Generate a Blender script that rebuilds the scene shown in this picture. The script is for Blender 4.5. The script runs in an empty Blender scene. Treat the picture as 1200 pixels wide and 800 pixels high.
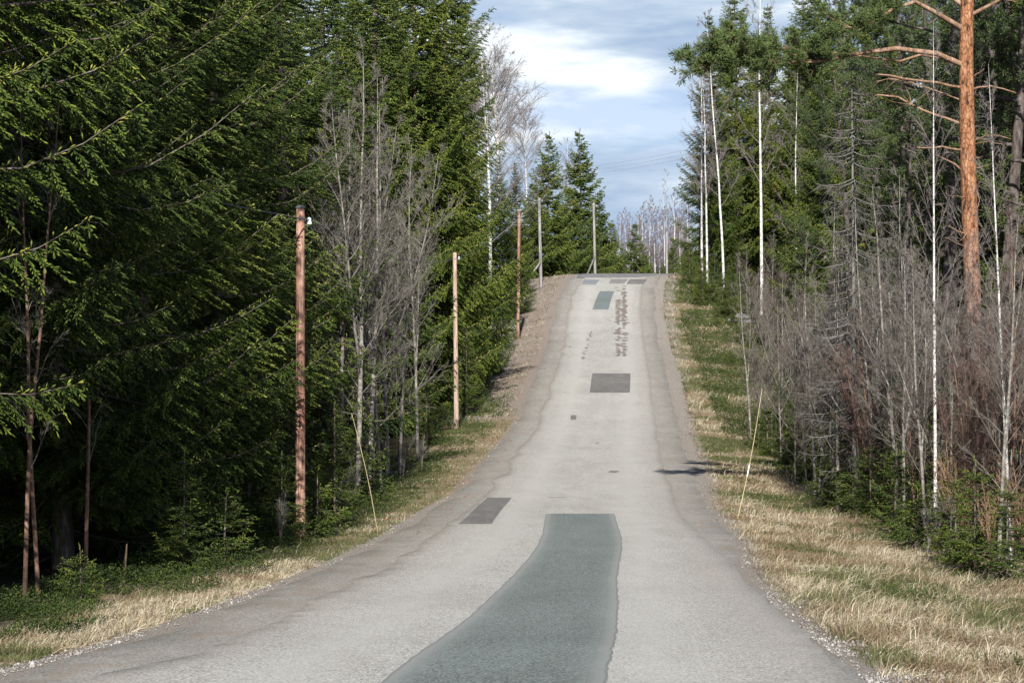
import bpy, math, numpy as np
from math import radians, sin, cos, pi

# ------------------------------------------------------------------ camera, light, exposure
F = 2833.0            # focal length in px of a 1200 px wide frame (85 mm)
CZ = 6.0              # eye height in world units (road dips below it)
scene = bpy.context.scene
cam_d = bpy.data.cameras.new("camera"); cam = bpy.data.objects.new("camera", cam_d)
scene.collection.objects.link(cam); scene.camera = cam
cam.location = (0, 0, CZ); cam.rotation_euler = (radians(90), 0, 0)
cam_d.lens = 85.0; cam_d.sensor_width = 36.0; cam_d.clip_end = 5000; cam_d.clip_start = 0.1

SUN_EL, SUN_AZ = 32.0, -2.0     # elevation; degrees right of straight behind the camera
w = bpy.data.worlds.new("World"); scene.world = w; w.use_nodes = True
nt = w.node_tree; nt.nodes.clear()
def N(tree, t, **kw):
    n = tree.nodes.new(t)
    for k, v in kw.items(): setattr(n, k, v)
    return n
out = N(nt, 'ShaderNodeOutputWorld'); bg = N(nt, 'ShaderNodeBackground')
sky = N(nt, 'ShaderNodeTexSky'); sky.sky_type = 'NISHITA'; sky.sun_disc = False
sky.sun_elevation = radians(SUN_EL); sky.sun_rotation = radians(180 - SUN_AZ)
sky.air_density = 1.0; sky.dust_density = 0.3; sky.ozone_density = 3.0
tc = N(nt, 'ShaderNodeTexCoord')
def world_noise(scale, detail, rough, off, dist=0.0):
    mp = N(nt, 'ShaderNodeMapping'); mp.inputs['Scale'].default_value = scale; mp.inputs['Location'].default_value = off
    no = N(nt, 'ShaderNodeTexNoise'); no.inputs['Scale'].default_value = 1.0
    no.inputs['Detail'].default_value = detail; no.inputs['Roughness'].default_value = rough
    no.inputs['Distortion'].default_value = dist
    nt.links.new(tc.outputs['Generated'], mp.inputs['Vector']); nt.links.new(mp.outputs[0], no.inputs['Vector'])
    return no.outputs['Fac']
def wramp(inp, stops):
    r = N(nt, 'ShaderNodeValToRGB'); e = r.color_ramp.elements
    e[0].position, e[0].color = stops[0]; e[1].position, e[1].color = stops[-1]
    for p_, c_ in stops[1:-1]:
        x = e.new(p_); x.color = c_
    nt.links.new(inp, r.inputs[0]); return r.outputs['Color']
g4 = lambda v: (v, v, v, 1)
cover = wramp(world_noise((9, 9, 30), 9, 0.56, (3.1, 1.7, 0.35), 0.1), [(0.34, g4(0.42)), (0.46, g4(0.85)), (0.58, g4(1))])
shade = wramp(world_noise((7, 7, 34), 9, 0.56, (1.3, 4.2, 2.35), 0.1),
              [(0.34, (3.4, 4.7, 6.7, 1)), (0.46, (5.6, 6.8, 8.3, 1)), (0.575, (10.6, 11.1, 11.4, 1))])
mix = N(nt, 'ShaderNodeMix', data_type='RGBA')
tint = N(nt, 'ShaderNodeMix', data_type='RGBA', blend_type='MULTIPLY'); tint.inputs['Factor'].default_value = 1
tint.inputs[7].default_value = (0.56, 0.66, 0.92, 1)
nt.links.new(sky.outputs[0], tint.inputs[6])
spz = N(nt, 'ShaderNodeSeparateXYZ'); nt.links.new(tc.outputs['Generated'], spz.inputs[0])
mrz = N(nt, 'ShaderNodeMapRange'); mrz.inputs[1].default_value = 0.18; mrz.inputs[2].default_value = 0.5; mrz.inputs[3].default_value = 1.0; mrz.inputs[4].default_value = 0.08
nt.links.new(spz.outputs[2], mrz.inputs[0])      # broken cloud low over the horizon, clearer sky overhead
cvm = N(nt, 'ShaderNodeMath', operation='MULTIPLY'); nt.links.new(cover, cvm.inputs[0]); nt.links.new(mrz.outputs[0], cvm.inputs[1])
nt.links.new(cvm.outputs[0], mix.inputs['Factor']); nt.links.new(tint.outputs[2], mix.inputs[6]); nt.links.new(shade, mix.inputs[7])
nt.links.new(mix.outputs[2], bg.inputs['Color']); bg.inputs['Strength'].default_value = 0.062
nt.links.new(bg.outputs[0], out.inputs['Surface'])
sun_d = bpy.data.lights.new("sun", 'SUN'); sun = bpy.data.objects.new("sun", sun_d); scene.collection.objects.link(sun)
sun_d.energy = 5.0; sun_d.angle = radians(0.5); sun_d.color = (1.0, 0.965, 0.915)
from mathutils import Vector
sv = Vector((sin(radians(SUN_AZ)) * cos(radians(SUN_EL)), -cos(radians(SUN_AZ)) * cos(radians(SUN_EL)), sin(radians(SUN_EL))))
sun.rotation_euler = sv.to_track_quat('Z', 'Y').to_euler()
scene.view_settings.view_transform = 'Standard'; scene.view_settings.look = 'None'
scene.view_settings.exposure = 0.76; scene.view_settings.gamma = 1.0
scene.view_settings.use_curve_mapping = False
scene.render.engine = 'CYCLES'
scene.cycles.max_bounces = 5; scene.cycles.diffuse_bounces = 1; scene.cycles.glossy_bounces = 2
scene.cycles.use_denoising = True
C = scene.collection

# ------------------------------------------------------------------ helpers
def tag(o, label=None, cat=None, group=None, kind=None):
    if label: o['label'] = label
    if cat: o['category'] = cat
    if group: o['group'] = group
    if kind: o['kind'] = kind
    return o
def empty(name, loc=(0, 0, 0), rz=0.0):
    o = bpy.data.objects.new(name, None); o.empty_display_size = 0.3; C.objects.link(o)
    o.location = loc; o.rotation_euler = (0, 0, rz); return o
def link(name, me, parent=None):
    o = bpy.data.objects.new(name, me); C.objects.link(o)
    if parent: o.parent = parent
    return o
def build(name, V, F, mats, smooth=False, attrs=None, midx=None):
    """V (n,3); F list of face arrays each (m,k)."""
    me = bpy.data.meshes.new(name)
    V = np.asarray(V, dtype=np.float32)
    F = [np.asarray(f, dtype=np.int32) for f in F if len(f)]
    me.vertices.add(len(V)); me.vertices.foreach_set('co', V.ravel())
    loops = np.concatenate([f.ravel() for f in F]); me.loops.add(len(loops)); me.loops.foreach_set('vertex_index', loops)
    sizes = np.concatenate([np.full(len(f), f.shape[1], dtype=np.int32) for f in F])
    me.polygons.add(len(sizes)); me.polygons.foreach_set('loop_start', np.concatenate([[0], np.cumsum(sizes)[:-1]]).astype(np.int32))
    me.polygons.foreach_set('loop_total', sizes)
    if smooth: me.polygons.foreach_set('use_smooth', np.ones(len(sizes), dtype=bool))
    for m in (mats if isinstance(mats, (list, tuple)) else [mats]): me.materials.append(m)
    if midx is not None: me.polygons.foreach_set('material_index', np.asarray(midx, dtype=np.int32))
    for k, a in (attrs or {}).items():
        a = np.asarray(a, dtype=np.float32)
        if a.ndim == 1:
            at = me.attributes.new(k, 'FLOAT', 'POINT'); at.data.foreach_set('value', a)
        else:
            at = me.attributes.new(k, 'FLOAT_COLOR', 'POINT'); at.data.foreach_set('color', a.ravel())
    me.update(calc_edges=True); me.validate()
    return me
def hermite(xs, ys):
    xs = np.array(xs, float); ys = np.array(ys, float); d = np.diff(ys) / np.diff(xs)
    m = np.zeros_like(ys); m[0] = d[0]; m[-1] = d[-1]
    for i in range(1, len(xs) - 1):
        h0, h1 = xs[i] - xs[i - 1], xs[i + 1] - xs[i]
        m[i] = (d[i - 1] * h1 + d[i] * h0) / (h0 + h1)
    def f(x):
        x = np.asarray(x, float); xc = np.clip(x, xs[0], xs[-1])
        i = np.clip(np.searchsorted(xs, xc, side='right') - 1, 0, len(xs) - 2)
        h = xs[i + 1] - xs[i]; t = (xc - xs[i]) / h
        r = (2*t**3 - 3*t**2 + 1)*ys[i] + (t**3 - 2*t**2 + t)*h*m[i] + (-2*t**3 + 3*t**2)*ys[i+1] + (t**3 - t**2)*h*m[i+1]
        return r
    return f
_rt = np.random.default_rng(5).random((512, 512))
def vnoise(x, y, s=1.0, seed=0):
    x = np.asarray(x, float) * s + 17.3 * seed + 200; y = np.asarray(y, float) * s + 9.1 * seed + 200
    xi = np.floor(x).astype(int); yi = np.floor(y).astype(int); fx = x - xi; fy = y - yi
    fx = fx*fx*(3-2*fx); fy = fy*fy*(3-2*fy)
    g = lambda a, b: _rt[a % 512, b % 512]
    return (g(xi, yi)*(1-fx) + g(xi+1, yi)*fx)*(1-fy) + (g(xi, yi+1)*(1-fx) + g(xi+1, yi+1)*fx)*fy
def fbm(x, y, s=1.0, seed=0, o=4):
    return sum(vnoise(x, y, s*2**i, seed+i*3) * 0.5**(i+1) for i in range(o)) / (1 - 0.5**o)
def sstep(a, b, x):
    t = np.clip((np.asarray(x, float) - a) / (b - a), 0, 1); return t*t*(3-2*t)
def norm(v): return v / np.maximum(np.linalg.norm(v, axis=-1, keepdims=True), 1e-9)

# ------------------------------------------------------------------ terrain functions (metres; Y runs away from the camera)
prof = hermite([-60, -30, 0, 8, 17.1, 23.3, 32.7, 43.3, 56.2, 68, 80.5, 92, 102.6, 113, 124, 137, 150.7, 168.6, 180, 190, 196, 204, 220, 300, 500, 4000],
               [-2.0, -0.2, 1.55, 1.98, 2.41, 2.80, 3.27, 3.62, 3.97, 4.12, 3.98, 3.80, 3.44, 2.80, 1.93, 1.05, 0.0, -2.3, -3.9, -5.05, -5.45, -5.62, -5.55, -5.2, -4.5, -4.5])
cx = hermite([-60, 0, 17.1, 23.3, 32.7, 43.3, 56.2, 65.3, 80.5, 102.6, 124, 150.7, 168.6, 186, 198, 215, 240, 300, 4000],
             [-3.5, -1.1, -0.33, -0.03, 0.38, 0.96, 1.41, 1.84, 2.5, 3.58, 4.6, 5.74, 6.5, 7.75, 9.2, 12.5, 19.5, 40, 40])
def RE(Y): return np.interp(Y, [0, 36, 51, 80, 190], [2.85, 2.9, 3.15, 3.4, 3.45])
def off(s, Y):
    s = np.asarray(s, float); Y = np.asarray(Y, float)
    r = np.maximum(s - RE(Y) + .05, 0); l = np.maximum(-s - 3.3, 0)
    up = sstep(95, 125, Y) * (1 - sstep(185, 215, Y))
    o = -0.22 * sstep(0, 3.5, r) + 0.25 * sstep(5, 14, r)
    o += -(0.12 + 0.5 * up) * sstep(0.3, 4.5, l) - 0.15 * sstep(5, 12, l) * up
    m = sstep(0.4, 3.0, r + l)
    o = o + m * (0.22 * (fbm(s, Y, 0.45, 2) - 0.5) + 0.07 * (vnoise(s, Y, 2.3, 8) - 0.5)) + sstep(6, 20, r + l) * 1.0 * (fbm(s, Y, 0.07, 5, 3) - 0.5)
    return o
def gz(X, Y): return CZ - prof(Y) + off(np.asarray(X) - cx(Y), Y)
def P(px, py, Z): return np.array([(px - 600) * Z / F, Z, CZ - (py - 400) * Z / F])
_ys = np.linspace(14, 196, 4000); _pys = 400 + prof(_ys) / _ys * F
def Zroad(py): return float(np.interp(-py, -_pys, _ys))
def road_pt(px, py):
    Z = Zroad(py); X = (px - 600) * Z / F; return X - float(cx(Z)), Z

# ------------------------------------------------------------------ materials
def mat(name):
    m = bpy.data.materials.new(name); m.use_nodes = True; t = m.node_tree
    b = t.nodes['Principled BSDF']; return m, t, b
def tnoise(t, scale, detail=4, rough=0.55, vec=None, stretch=None, attr='Object'):
    no = N(t, 'ShaderNodeTexNoise'); no.inputs['Scale'].default_value = scale
    no.inputs['Detail'].default_value = detail; no.inputs['Roughness'].default_value = rough
    if vec is None:
        c = N(t, 'ShaderNodeTexCoord'); vec = c.outputs[attr]
    if stretch:
        mp = N(t, 'ShaderNodeMapping'); mp.inputs['Scale'].default_value = stretch
        t.links.new(vec, mp.inputs['Vector']); vec = mp.outputs[0]
    t.links.new(vec, no.inputs['Vector']); return no.outputs['Fac']
def ramp(t, inp, stops):
    r = N(t, 'ShaderNodeValToRGB'); e = r.color_ramp.elements
    c4 = lambda c: (c, c, c, 1) if isinstance(c, (int, float)) else (*c, 1)
    e[0].position, e[0].color = stops[0][0], c4(stops[0][1]); e[1].position, e[1].color = stops[-1][0], c4(stops[-1][1])
    for p_, c_ in stops[1:-1]:
        x = e.new(p_); x.color = c4(c_)
    t.links.new(inp, r.inputs[0]); return r.outputs['Color']
def mixc(t, fac, a, b, mode='MIX'):
    m = N(t, 'ShaderNodeMix', data_type='RGBA', blend_type=mode)
    if isinstance(fac, (int, float)): m.inputs[0].default_value = fac
    else: t.links.new(fac, m.inputs[0])
    for i, v in ((6, a), (7, b)):
        if isinstance(v, tuple): m.inputs[i].default_value = (*v, 1)
        else: t.links.new(v, m.inputs[i])
    return m.outputs[2]
def mth(t, op, a, b=None, clamp=False):
    m = N(t, 'ShaderNodeMath', operation=op, use_clamp=clamp)
    for i, v in ((0, a), (1, b)):
        if v is None: continue
        if isinstance(v, (int, float)): m.inputs[i].default_value = v
        else: t.links.new(v, m.inputs[i])
    return m.outputs[0]
def attr(t, name, o='Fac'):
    a = N(t, 'ShaderNodeAttribute'); a.attribute_name = name; return a.outputs[o]
def bump(t, b, h, strength=0.4, dist=0.02):
    n = N(t, 'ShaderNodeBump'); n.inputs['Strength'].default_value = strength; n.inputs['Distance'].default_value = dist
    t.links.new(h, n.inputs['Height']); t.links.new(n.outputs[0], b.inputs['Normal'])
def fin(t, b, col, rough=0.9, spec=0.2):
    t.links.new(col, b.inputs['Base Color']); b.inputs['Roughness'].default_value = rough
    b.inputs['Specular IOR Level'].default_value = spec

def asphalt(name, base, speck, stain=None, tracks=True, edge=None):
    m, t, b = mat(name)
    f1 = tnoise(t, 46, 2, 0.6); f2 = tnoise(t, 15, 5, 0.75); f3 = tnoise(t, 1.2, 5, 0.6, stretch=(1.6, 0.35, 1)); f4 = tnoise(t, 0.25, 3, 0.5)
    c = ramp(t, f1, [(0.40, tuple(v*(1-speck) for v in base)), (0.5, base), (0.60, tuple(min(0.8, v*(1+speck)) for v in base))])
    c = mixc(t, 0.8, c, ramp(t, f2, [(0.36, 0.74), (0.5, 0.98), (0.64, 1.18)]), 'MULTIPLY')
    c = mixc(t, 1.0, c, ramp(t, f3, [(0.3, (0.88, 0.87, 0.85)), (0.55, 1.0), (0.75, (1.05, 1.04, 1.02))]), 'MULTIPLY')
    c = mixc(t, 1.0, c, ramp(t, f4, [(0.3, (0.92, 0.92, 0.92)), (0.6, 1.03)]), 'MULTIPLY')
    if stain:
        s = tnoise(t, 2.5, 6, 0.7, stretch=(1, 0.25, 1))
        c = mixc(t, ramp(t, s, [(0.5, 0.0), (0.66, 0.8)]), c, stain)
    if tracks:
        s = attr(t, 's'); a = mth(t, 'ABSOLUTE', s)
        tr = mth(t, 'SUBTRACT', 1.0, mth(t, 'ABSOLUTE', mth(t, 'MULTIPLY', mth(t, 'SUBTRACT', a, 1.35), 1.6)), True)
        c = mixc(t, mth(t, 'MULTIPLY', tr, 0.5), c, tuple(min(v*1.15, 0.8) for v in base))
        ed = ramp(t, mth(t, 'ADD', a, mth(t, 'MULTIPLY', mth(t, 'SUBTRACT', f3, 0.5), 1.2)), [(0.0, 0.0), (0.5, 0.0)])
        e2 = N(t, 'ShaderNodeMapRange'); e2.inputs[1].default_value = 1.8; e2.inputs[2].default_value = 2.6
        t.links.new(mth(t, 'ADD', a, mth(t, 'MULTIPLY', mth(t, 'SUBTRACT', f3, 0.5), 1.6)), e2.inputs[0])
        c = mixc(t, mth(t, 'MULTIPLY', e2.outputs[0], 0.45), c, (0.27, 0.235, 0.19))
    if edge:
        e = attr(t, 'e')      # metres in from the patch's rim, broken up by noise
        nz = mth(t, 'MULTIPLY', mth(t, 'SUBTRACT', f1, 0.5), 0.9)
        w1 = mth(t, 'ADD', e, mth(t, 'MULTIPLY', nz, 1.1))
        c = mixc(t, ramp(t, w1, [(0.0, 0.9), (0.04, 0.5), (0.10, 0.25), (0.18, 0.0)]), c, edge)
        line = ramp(t, e, [(0.0, 0.4), (0.015, 0.4), (0.03, 0.0), (0.12, 0.0), (0.14, 0.14), (0.16, 0.0)])
        c = mixc(t, line, c, tuple(v*0.55 for v in base))
    fin(t, b, c, 0.88, 0.25); bump(t, b, mth(t, 'ADD', f1, mth(t, 'MULTIPLY', f2, 0.6)), 0.5, 0.012)
    return m
M = {}
M['road'] = asphalt('worn_light_asphalt', (0.375, 0.362, 0.325), 0.5)
M['shoulder'] = asphalt('old_asphalt', (0.29, 0.272, 0.238), 0.4, stain=(0.26, 0.215, 0.165), tracks=False)
M['teal'] = asphalt('blue_green_patch', (0.155, 0.178, 0.163), 0.6, tracks=False, edge=(0.27, 0.265, 0.245))
M['teal_far'] = asphalt('blue_green_patch_plain', (0.15, 0.18, 0.17), 0.25, tracks=False)
M['grey_patch'] = asphalt('grey_patch', (0.155, 0.148, 0.136), 0.35, stain=(0.205, 0.195, 0.175), tracks=False)
M['grey_patch2'] = asphalt('light_grey_patch', (0.215, 0.203, 0.185), 0.25, tracks=False)
M['blue_patch'] = asphalt('bluish_patch', (0.21, 0.22, 0.225), 0.2, tracks=False)
M['junction'] = asphalt('junction_asphalt', (0.19, 0.185, 0.18), 0.2, stain=(0.12, 0.12, 0.12), tracks=False)
M['wear'] = asphalt('dark_wear', (0.20, 0.172, 0.142), 0.25, tracks=False)

# ground: zone attribute r gravel, g green, b forest floor, remainder dry grass litter; a = reddish dirt
m, t, b = mat('ground'); M['ground'] = m
sepz = N(t, 'ShaderNodeSeparateColor'); t.links.new(attr(t, 'zone', 'Color'), sepz.inputs[0])
n1 = tnoise(t, 30, 5, 0.7); n2 = tnoise(t, 5, 5, 0.65); n3 = tnoise(t, 90, 2, 0.6); n4 = tnoise(t, 0.9, 4, 0.6)
dry = mixc(t, 1, ramp(t, n1, [(0.3, (0.13, 0.095, 0.055)), (0.5, (0.27, 0.21, 0.125)), (0.7, (0.42, 0.34, 0.21))]), ramp(t, n4, [(0.3, 0.75), (0.7, 1.1)]), 'MULTIPLY')
green = ramp(t, n1, [(0.3, (0.035, 0.042, 0.014)), (0.55, (0.095, 0.105, 0.035)), (0.75, (0.20, 0.185, 0.08))])
grav = ramp(t, n3, [(0.35, (0.13, 0.105, 0.08)), (0.5, (0.27, 0.235, 0.19)), (0.7, (0.55, 0.51, 0.46))])
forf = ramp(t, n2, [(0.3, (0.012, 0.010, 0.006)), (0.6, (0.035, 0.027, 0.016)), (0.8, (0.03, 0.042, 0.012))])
dirt = ramp(t, n1, [(0.3, (0.13, 0.10, 0.08)), (0.5, (0.25, 0.205, 0.165)), (0.7, (0.42, 0.37, 0.32))])
def wob(x, amt=0.9):
    v = mth(t, 'ADD', x, mth(t, 'MULTIPLY', mth(t, 'SUBTRACT', n2, 0.5), amt))
    return ramp(t, v, [(0.38, 0.0), (0.62, 1.0)])
c = mixc(t, wob(attr(t, 'zone', 'Alpha')), dry, dirt)
c = mixc(t, wob(sepz.outputs[1]), c, green)
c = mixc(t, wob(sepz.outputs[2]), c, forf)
c = mixc(t, wob(sepz.outputs[0]), c, grav)
fin(t, b, c, 0.95, 0.1); bump(t, b, mth(t, 'ADD', n1, n2), 0.8, 0.05)

def tone_mat(name, stops, rough=0.7, spec=0.25, objvar=0.25, trans=0.0):
    m, t, b = mat(name)
    c = ramp(t, attr(t, 'tone'), stops)
    oi = N(t, 'ShaderNodeObjectInfo')
    v = ramp(t, oi.outputs['Random'], [(0.0, (1-objvar, 1-objvar*0.9, 1-objvar*0.5)), (0.5, 1.0), (1.0, (1+objvar, 1+objvar*0.6, 1.0))])
    c = mixc(t, 1.0, c, v, 'MULTIPLY')
    fin(t, b, c, rough, spec)
    if trans:
        tr = N(t, 'ShaderNodeBsdfTranslucent'); t.links.new(c, tr.inputs[0]); mx = N(t, 'ShaderNodeMixShader'); mx.inputs[0].default_value = trans
        o = t.nodes['Material Output']; t.links.new(b.outputs[0], mx.inputs[1]); t.links.new(tr.outputs[0], mx.inputs[2]); t.links.new(mx.outputs[0], o.inputs[0])
    return m
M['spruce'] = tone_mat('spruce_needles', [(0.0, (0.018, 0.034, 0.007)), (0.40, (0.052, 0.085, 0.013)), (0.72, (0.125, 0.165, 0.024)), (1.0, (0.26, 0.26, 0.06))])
M['pine'] = tone_mat('pine_needles', [(0.0, (0.034, 0.056, 0.020)), (0.5, (0.07, 0.105, 0.032)), (1.0, (0.13, 0.17, 0.055))])
M['grass'] = tone_mat('grass_blades', [(0.0, (0.065, 0.080, 0.026)), (0.30, (0.15, 0.155, 0.06)), (0.36, (0.19, 0.125, 0.075)), (0.6, (0.37, 0.30, 0.19)), (0.8, (0.48, 0.41, 0.285)), (1.0, (0.64, 0.58, 0.45))], objvar=0, trans=0.2)
M['herb'] = tone_mat('low_green_plants', [(0.0, (0.028, 0.045, 0.012)), (0.6, (0.058, 0.092, 0.02)), (1.0, (0.13, 0.15, 0.035))], objvar=0, trans=0.25)
M['leaf'] = tone_mat('dead_leaves', [(0.0, (0.16, 0.075, 0.04)), (1.0, (0.36, 0.20, 0.12))], objvar=0)
M['pebble'] = tone_mat('pebbles', [(0.0, (0.12, 0.10, 0.085)), (0.6, (0.27, 0.25, 0.225)), (1.0, (0.48, 0.46, 0.43))], objvar=0, rough=0.9)
def bark(name, stops, scale=14, stretch=(1, 1, 0.25), zstops=None, bumpd=0.02):
    m, t, b = mat(name)
    n = tnoise(t, scale, 5, 0.7, stretch=stretch)
    c = ramp(t, n, stops)
    if zstops:
        cc = N(t, 'ShaderNodeTexCoord'); sp = N(t, 'ShaderNodeSeparateXYZ'); t.links.new(cc.outputs['Object'], sp.inputs[0])
        mr = N(t, 'ShaderNodeMapRange'); mr.inputs[1].default_value = zstops[0]; mr.inputs[2].default_value = zstops[1]
        t.links.new(sp.outputs[2], mr.inputs[0])
        wv = mth(t, 'ADD', mr.outputs[0], mth(t, 'MULTIPLY', mth(t, 'SUBTRACT', tnoise(t, 2.2, 4, 0.7), 0.5), 1.1), True)
        c = mixc(t, wv, c, ramp(t, n, zstops[2]))
        vo = N(t, 'ShaderNodeTexVoronoi'); vo.feature = 'DISTANCE_TO_EDGE'; vo.inputs['Scale'].default_value = 13
        mp = N(t, 'ShaderNodeMapping'); mp.inputs['Scale'].default_value = (1, 1, 0.45); t.links.new(cc.outputs['Object'], mp.inputs['Vector']); t.links.new(mp.outputs[0], vo.inputs['Vector'])
        c = mixc(t, 1.0, c, ramp(t, vo.outputs['Distance'], [(0.0, 0.35), (0.09, 0.9), (0.2, 1.1)]), 'MULTIPLY')
    fin(t, b, c, 0.9, 0.15); bump(t, b, n, 0.8, bumpd); return m
M['spruce_bark'] = bark('spruce_bark', [(0.3, (0.055, 0.043, 0.035)), (0.55, (0.15, 0.125, 0.105)), (0.72, (0.30, 0.28, 0.25))])
M['dead_wood'] = bark('lichen_grey_wood', [(0.3, (0.07, 0.063, 0.056)), (0.55, (0.165, 0.155, 0.14)), (0.75, (0.32, 0.31, 0.29))])
M['pine_bark'] = bark('pine_bark', [(0.36, (0.05, 0.035, 0.028)), (0.52, (0.17, 0.12, 0.10)), (0.7, (0.30, 0.24, 0.20))], 9, (1, 1, 0.3),
                      (4.5, 8.0, [(0.36, (0.05, 0.028, 0.02)), (0.44, (0.24, 0.105, 0.05)), (0.56, (0.35, 0.17, 0.085)), (0.72, (0.42, 0.29, 0.20))]), 0.03)
M['limb_bark'] = bark('pine_limb_bark', [(0.34, (0.12, 0.07, 0.045)), (0.52, (0.27, 0.165, 0.105)), (0.7, (0.38, 0.29, 0.22))], 9)
M['pine_bark_dark'] = bark('dark_pine_bark', [(0.36, (0.035, 0.028, 0.024)), (0.52, (0.10, 0.08, 0.07)), (0.7, (0.20, 0.175, 0.155))], 9, (1, 1, 0.3), None, 0.03)
M['birch_bark'] = bark('birch_bark', [(0.36, (0.05, 0.045, 0.04)), (0.43, (0.42, 0.40, 0.37)), (0.6, (0.68, 0.665, 0.63))], 5, (1, 1, 4.5), None, 0.004)
M['grey_bark'] = bark('grey_sapling_bark', [(0.3, (0.08, 0.07, 0.06)), (0.52, (0.20, 0.18, 0.155)), (0.72, (0.40, 0.38, 0.35))], 6, (1, 1, 1.5), None, 0.004)
M['brown_bark'] = bark('brown_sapling_bark', [(0.3, (0.09, 0.055, 0.04)), (0.52, (0.19, 0.115, 0.08)), (0.72, (0.33, 0.21, 0.14))], 6, (1, 1, 1.5), None, 0.004)
def flat(name, col, rough=0.8, n=None, metallic=0.0):
    m, t, b = mat(name)
    c = mixc(t, 1.0, tuple(col), ramp(t, tnoise(t, n or 12, 4, 0.6), [(0.3, 0.7), (0.7, 1.2)]), 'MULTIPLY')
    fin(t, b, c, rough, 0.3); b.inputs['Metallic'].default_value = metallic; return m
M['twig_grey'] = flat('grey_twigs', (0.165, 0.15, 0.125)); M['twig_purple'] = flat('purplish_birch_twigs', (0.15, 0.13, 0.11))
M['twig_red'] = flat('red_brown_twigs', (0.12, 0.078, 0.064)); M['twig_pale'] = flat('pale_birch_twigs', (0.20, 0.17, 0.155)); M['twig_far'] = flat('mauve_grey_birch_twigs', (0.21, 0.175, 0.18))
M['twig_tan'] = flat('tan_shoots', (0.30, 0.19, 0.11))
M['insulator'] = flat('pale_blue_insulator', (0.5, 0.62, 0.66), 0.2); M['steel'] = flat('dark_steel', (0.10, 0.10, 0.10), 0.5)
M['wire'] = flat('black_cable', (0.09, 0.09, 0.10), 0.6); M['rock'] = flat('grey_granite', (0.17, 0.165, 0.16), 0.9, 6)
M['cone'] = flat('spruce_cone', (0.42, 0.21, 0.10)); M['stake'] = flat('yellowed_stick', (0.43, 0.36, 0.20)); M['reflect'] = flat('white_band', (0.75, 0.76, 0.75), 0.4)
M['cut'] = flat('fresh_cut_wood', (0.62, 0.42, 0.24)); M['wire_far'] = flat('distant_aluminium_cable', (0.62, 0.66, 0.72), 0.5)
def polemat(name, dark, mid, pale):
    m, t, b = mat(name)
    n = tnoise(t, 9, 5, 0.7, stretch=(2.5, 2.5, 0.12)); k = tnoise(t, 34, 2, 0.5, stretch=(1, 1, 0.8)); q = tnoise(t, 0.8, 3, 0.5)
    c = ramp(t, n, [(0.34, dark), (0.5, mid), (0.68, pale)])
    c = mixc(t, ramp(t, k, [(0.66, 0.0), (0.70, 0.8)]), c, tuple(min(.7, v*1.3+0.12) for v in pale))
    c = mixc(t, 1.0, c, ramp(t, q, [(0.35, 0.8), (0.65, 1.12)]), 'MULTIPLY')
    fin(t, b, c, 0.85, 0.2); bump(t, b, n, 0.7, 0.01); return m
M['pole_red'] = polemat('red_brown_weathered_pole', (0.11, 0.05, 0.035), (0.29, 0.145, 0.10), (0.50, 0.36, 0.28))
M['pole_pale'] = polemat('pale_weathered_pole', (0.15, 0.09, 0.065), (0.38, 0.27, 0.20), (0.55, 0.47, 0.39))
M['pole_grey'] = polemat('grey_weathered_pole', (0.10, 0.09, 0.085), (0.25, 0.23, 0.22), (0.42, 0.40, 0.38))

# ------------------------------------------------------------------ ground and road
YR = np.unique(np.concatenate([np.arange(-60, 10, 4.0), np.arange(10, 206, 0.25), np.arange(206, 300, 3.0), np.array([320, 360, 420, 500, 700, 1000, 1500, 2200, 3200, 4000.])]))
def strips(rows, s_cols):
    n, k = len(rows), len(s_cols)
    i = np.arange(n-1)[:, None] * k + np.arange(k-1)[None, :]
    return np.stack([i, i+1, i+k+1, i+k], -1).reshape(-1, 4)
sc = np.concatenate([-np.array([2500, 1200, 600, 300, 160, 100, 70, 50, 38, 30, 24, 20, 17, 14.5, 12.5, 11, 10.]), np.arange(-9, -3.3, 0.3), [-3.25, -2.9], [0.0], [2.2], np.arange(2.55, 10, 0.25),
                     np.array([10.5, 11.5, 13, 15, 17, 20, 24, 30, 38, 50, 70, 100, 160, 300, 600, 1200, 2500.])])
Yg, Sg = np.meshgrid(YR, sc, indexing='ij')
Xg = Sg + cx(Yg); Zg = CZ - prof(Yg) + off(Sg, Yg) - 0.06 * ((Sg > -3.1) & (Sg < RE(Yg) - .3)) - 0.006
r = np.maximum(Sg - RE(Yg) + .05, 0); l = np.maximum(-Sg - 3.3, 0)
upz = sstep(85, 130, Yg)
gw_r = 0.5 + 0.4*sstep(55, 80, Yg) + 0.7*sstep(90, 150, Yg)*(fbm(Xg, Yg, .5, 9)*2); gw_l = 0.55 - 0.3*sstep(45, 70, Yg)
gravel = np.where(Sg > 0, 1 - sstep(gw_r*0.5, gw_r*1.3, r), 1 - sstep(gw_l*0.5, gw_l*1.3, l)) * (0.75 + 0.5*(fbm(Xg, Yg, 0.8, 4) - .3))
gn = fbm(Xg, Yg, 0.35, 11)
greenz = np.where(Sg > 0, sstep(0.50, 0.62, gn + 0.10*sstep(60, 100, Yg)) * sstep(0.3, 1, r), np.where(l > 1.2, sstep(0.42, 0.6, gn), 0.35*sstep(0.5, 0.62, gn)))
greenz = np.where(Sg < 0, greenz * (1 - 0.85*sstep(100, 125, Yg) * (1 - sstep(4, 5, l))), greenz)
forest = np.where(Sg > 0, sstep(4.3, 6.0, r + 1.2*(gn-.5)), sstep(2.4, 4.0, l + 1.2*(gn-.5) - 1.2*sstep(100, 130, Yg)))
dirtz = np.where(Sg < 0, np.maximum(sstep(95, 115, Yg), 0.62*(1-sstep(0.1, 0.8, l))*sstep(50, 70, Yg)), 0.35*sstep(90, 120, Yg))
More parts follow.
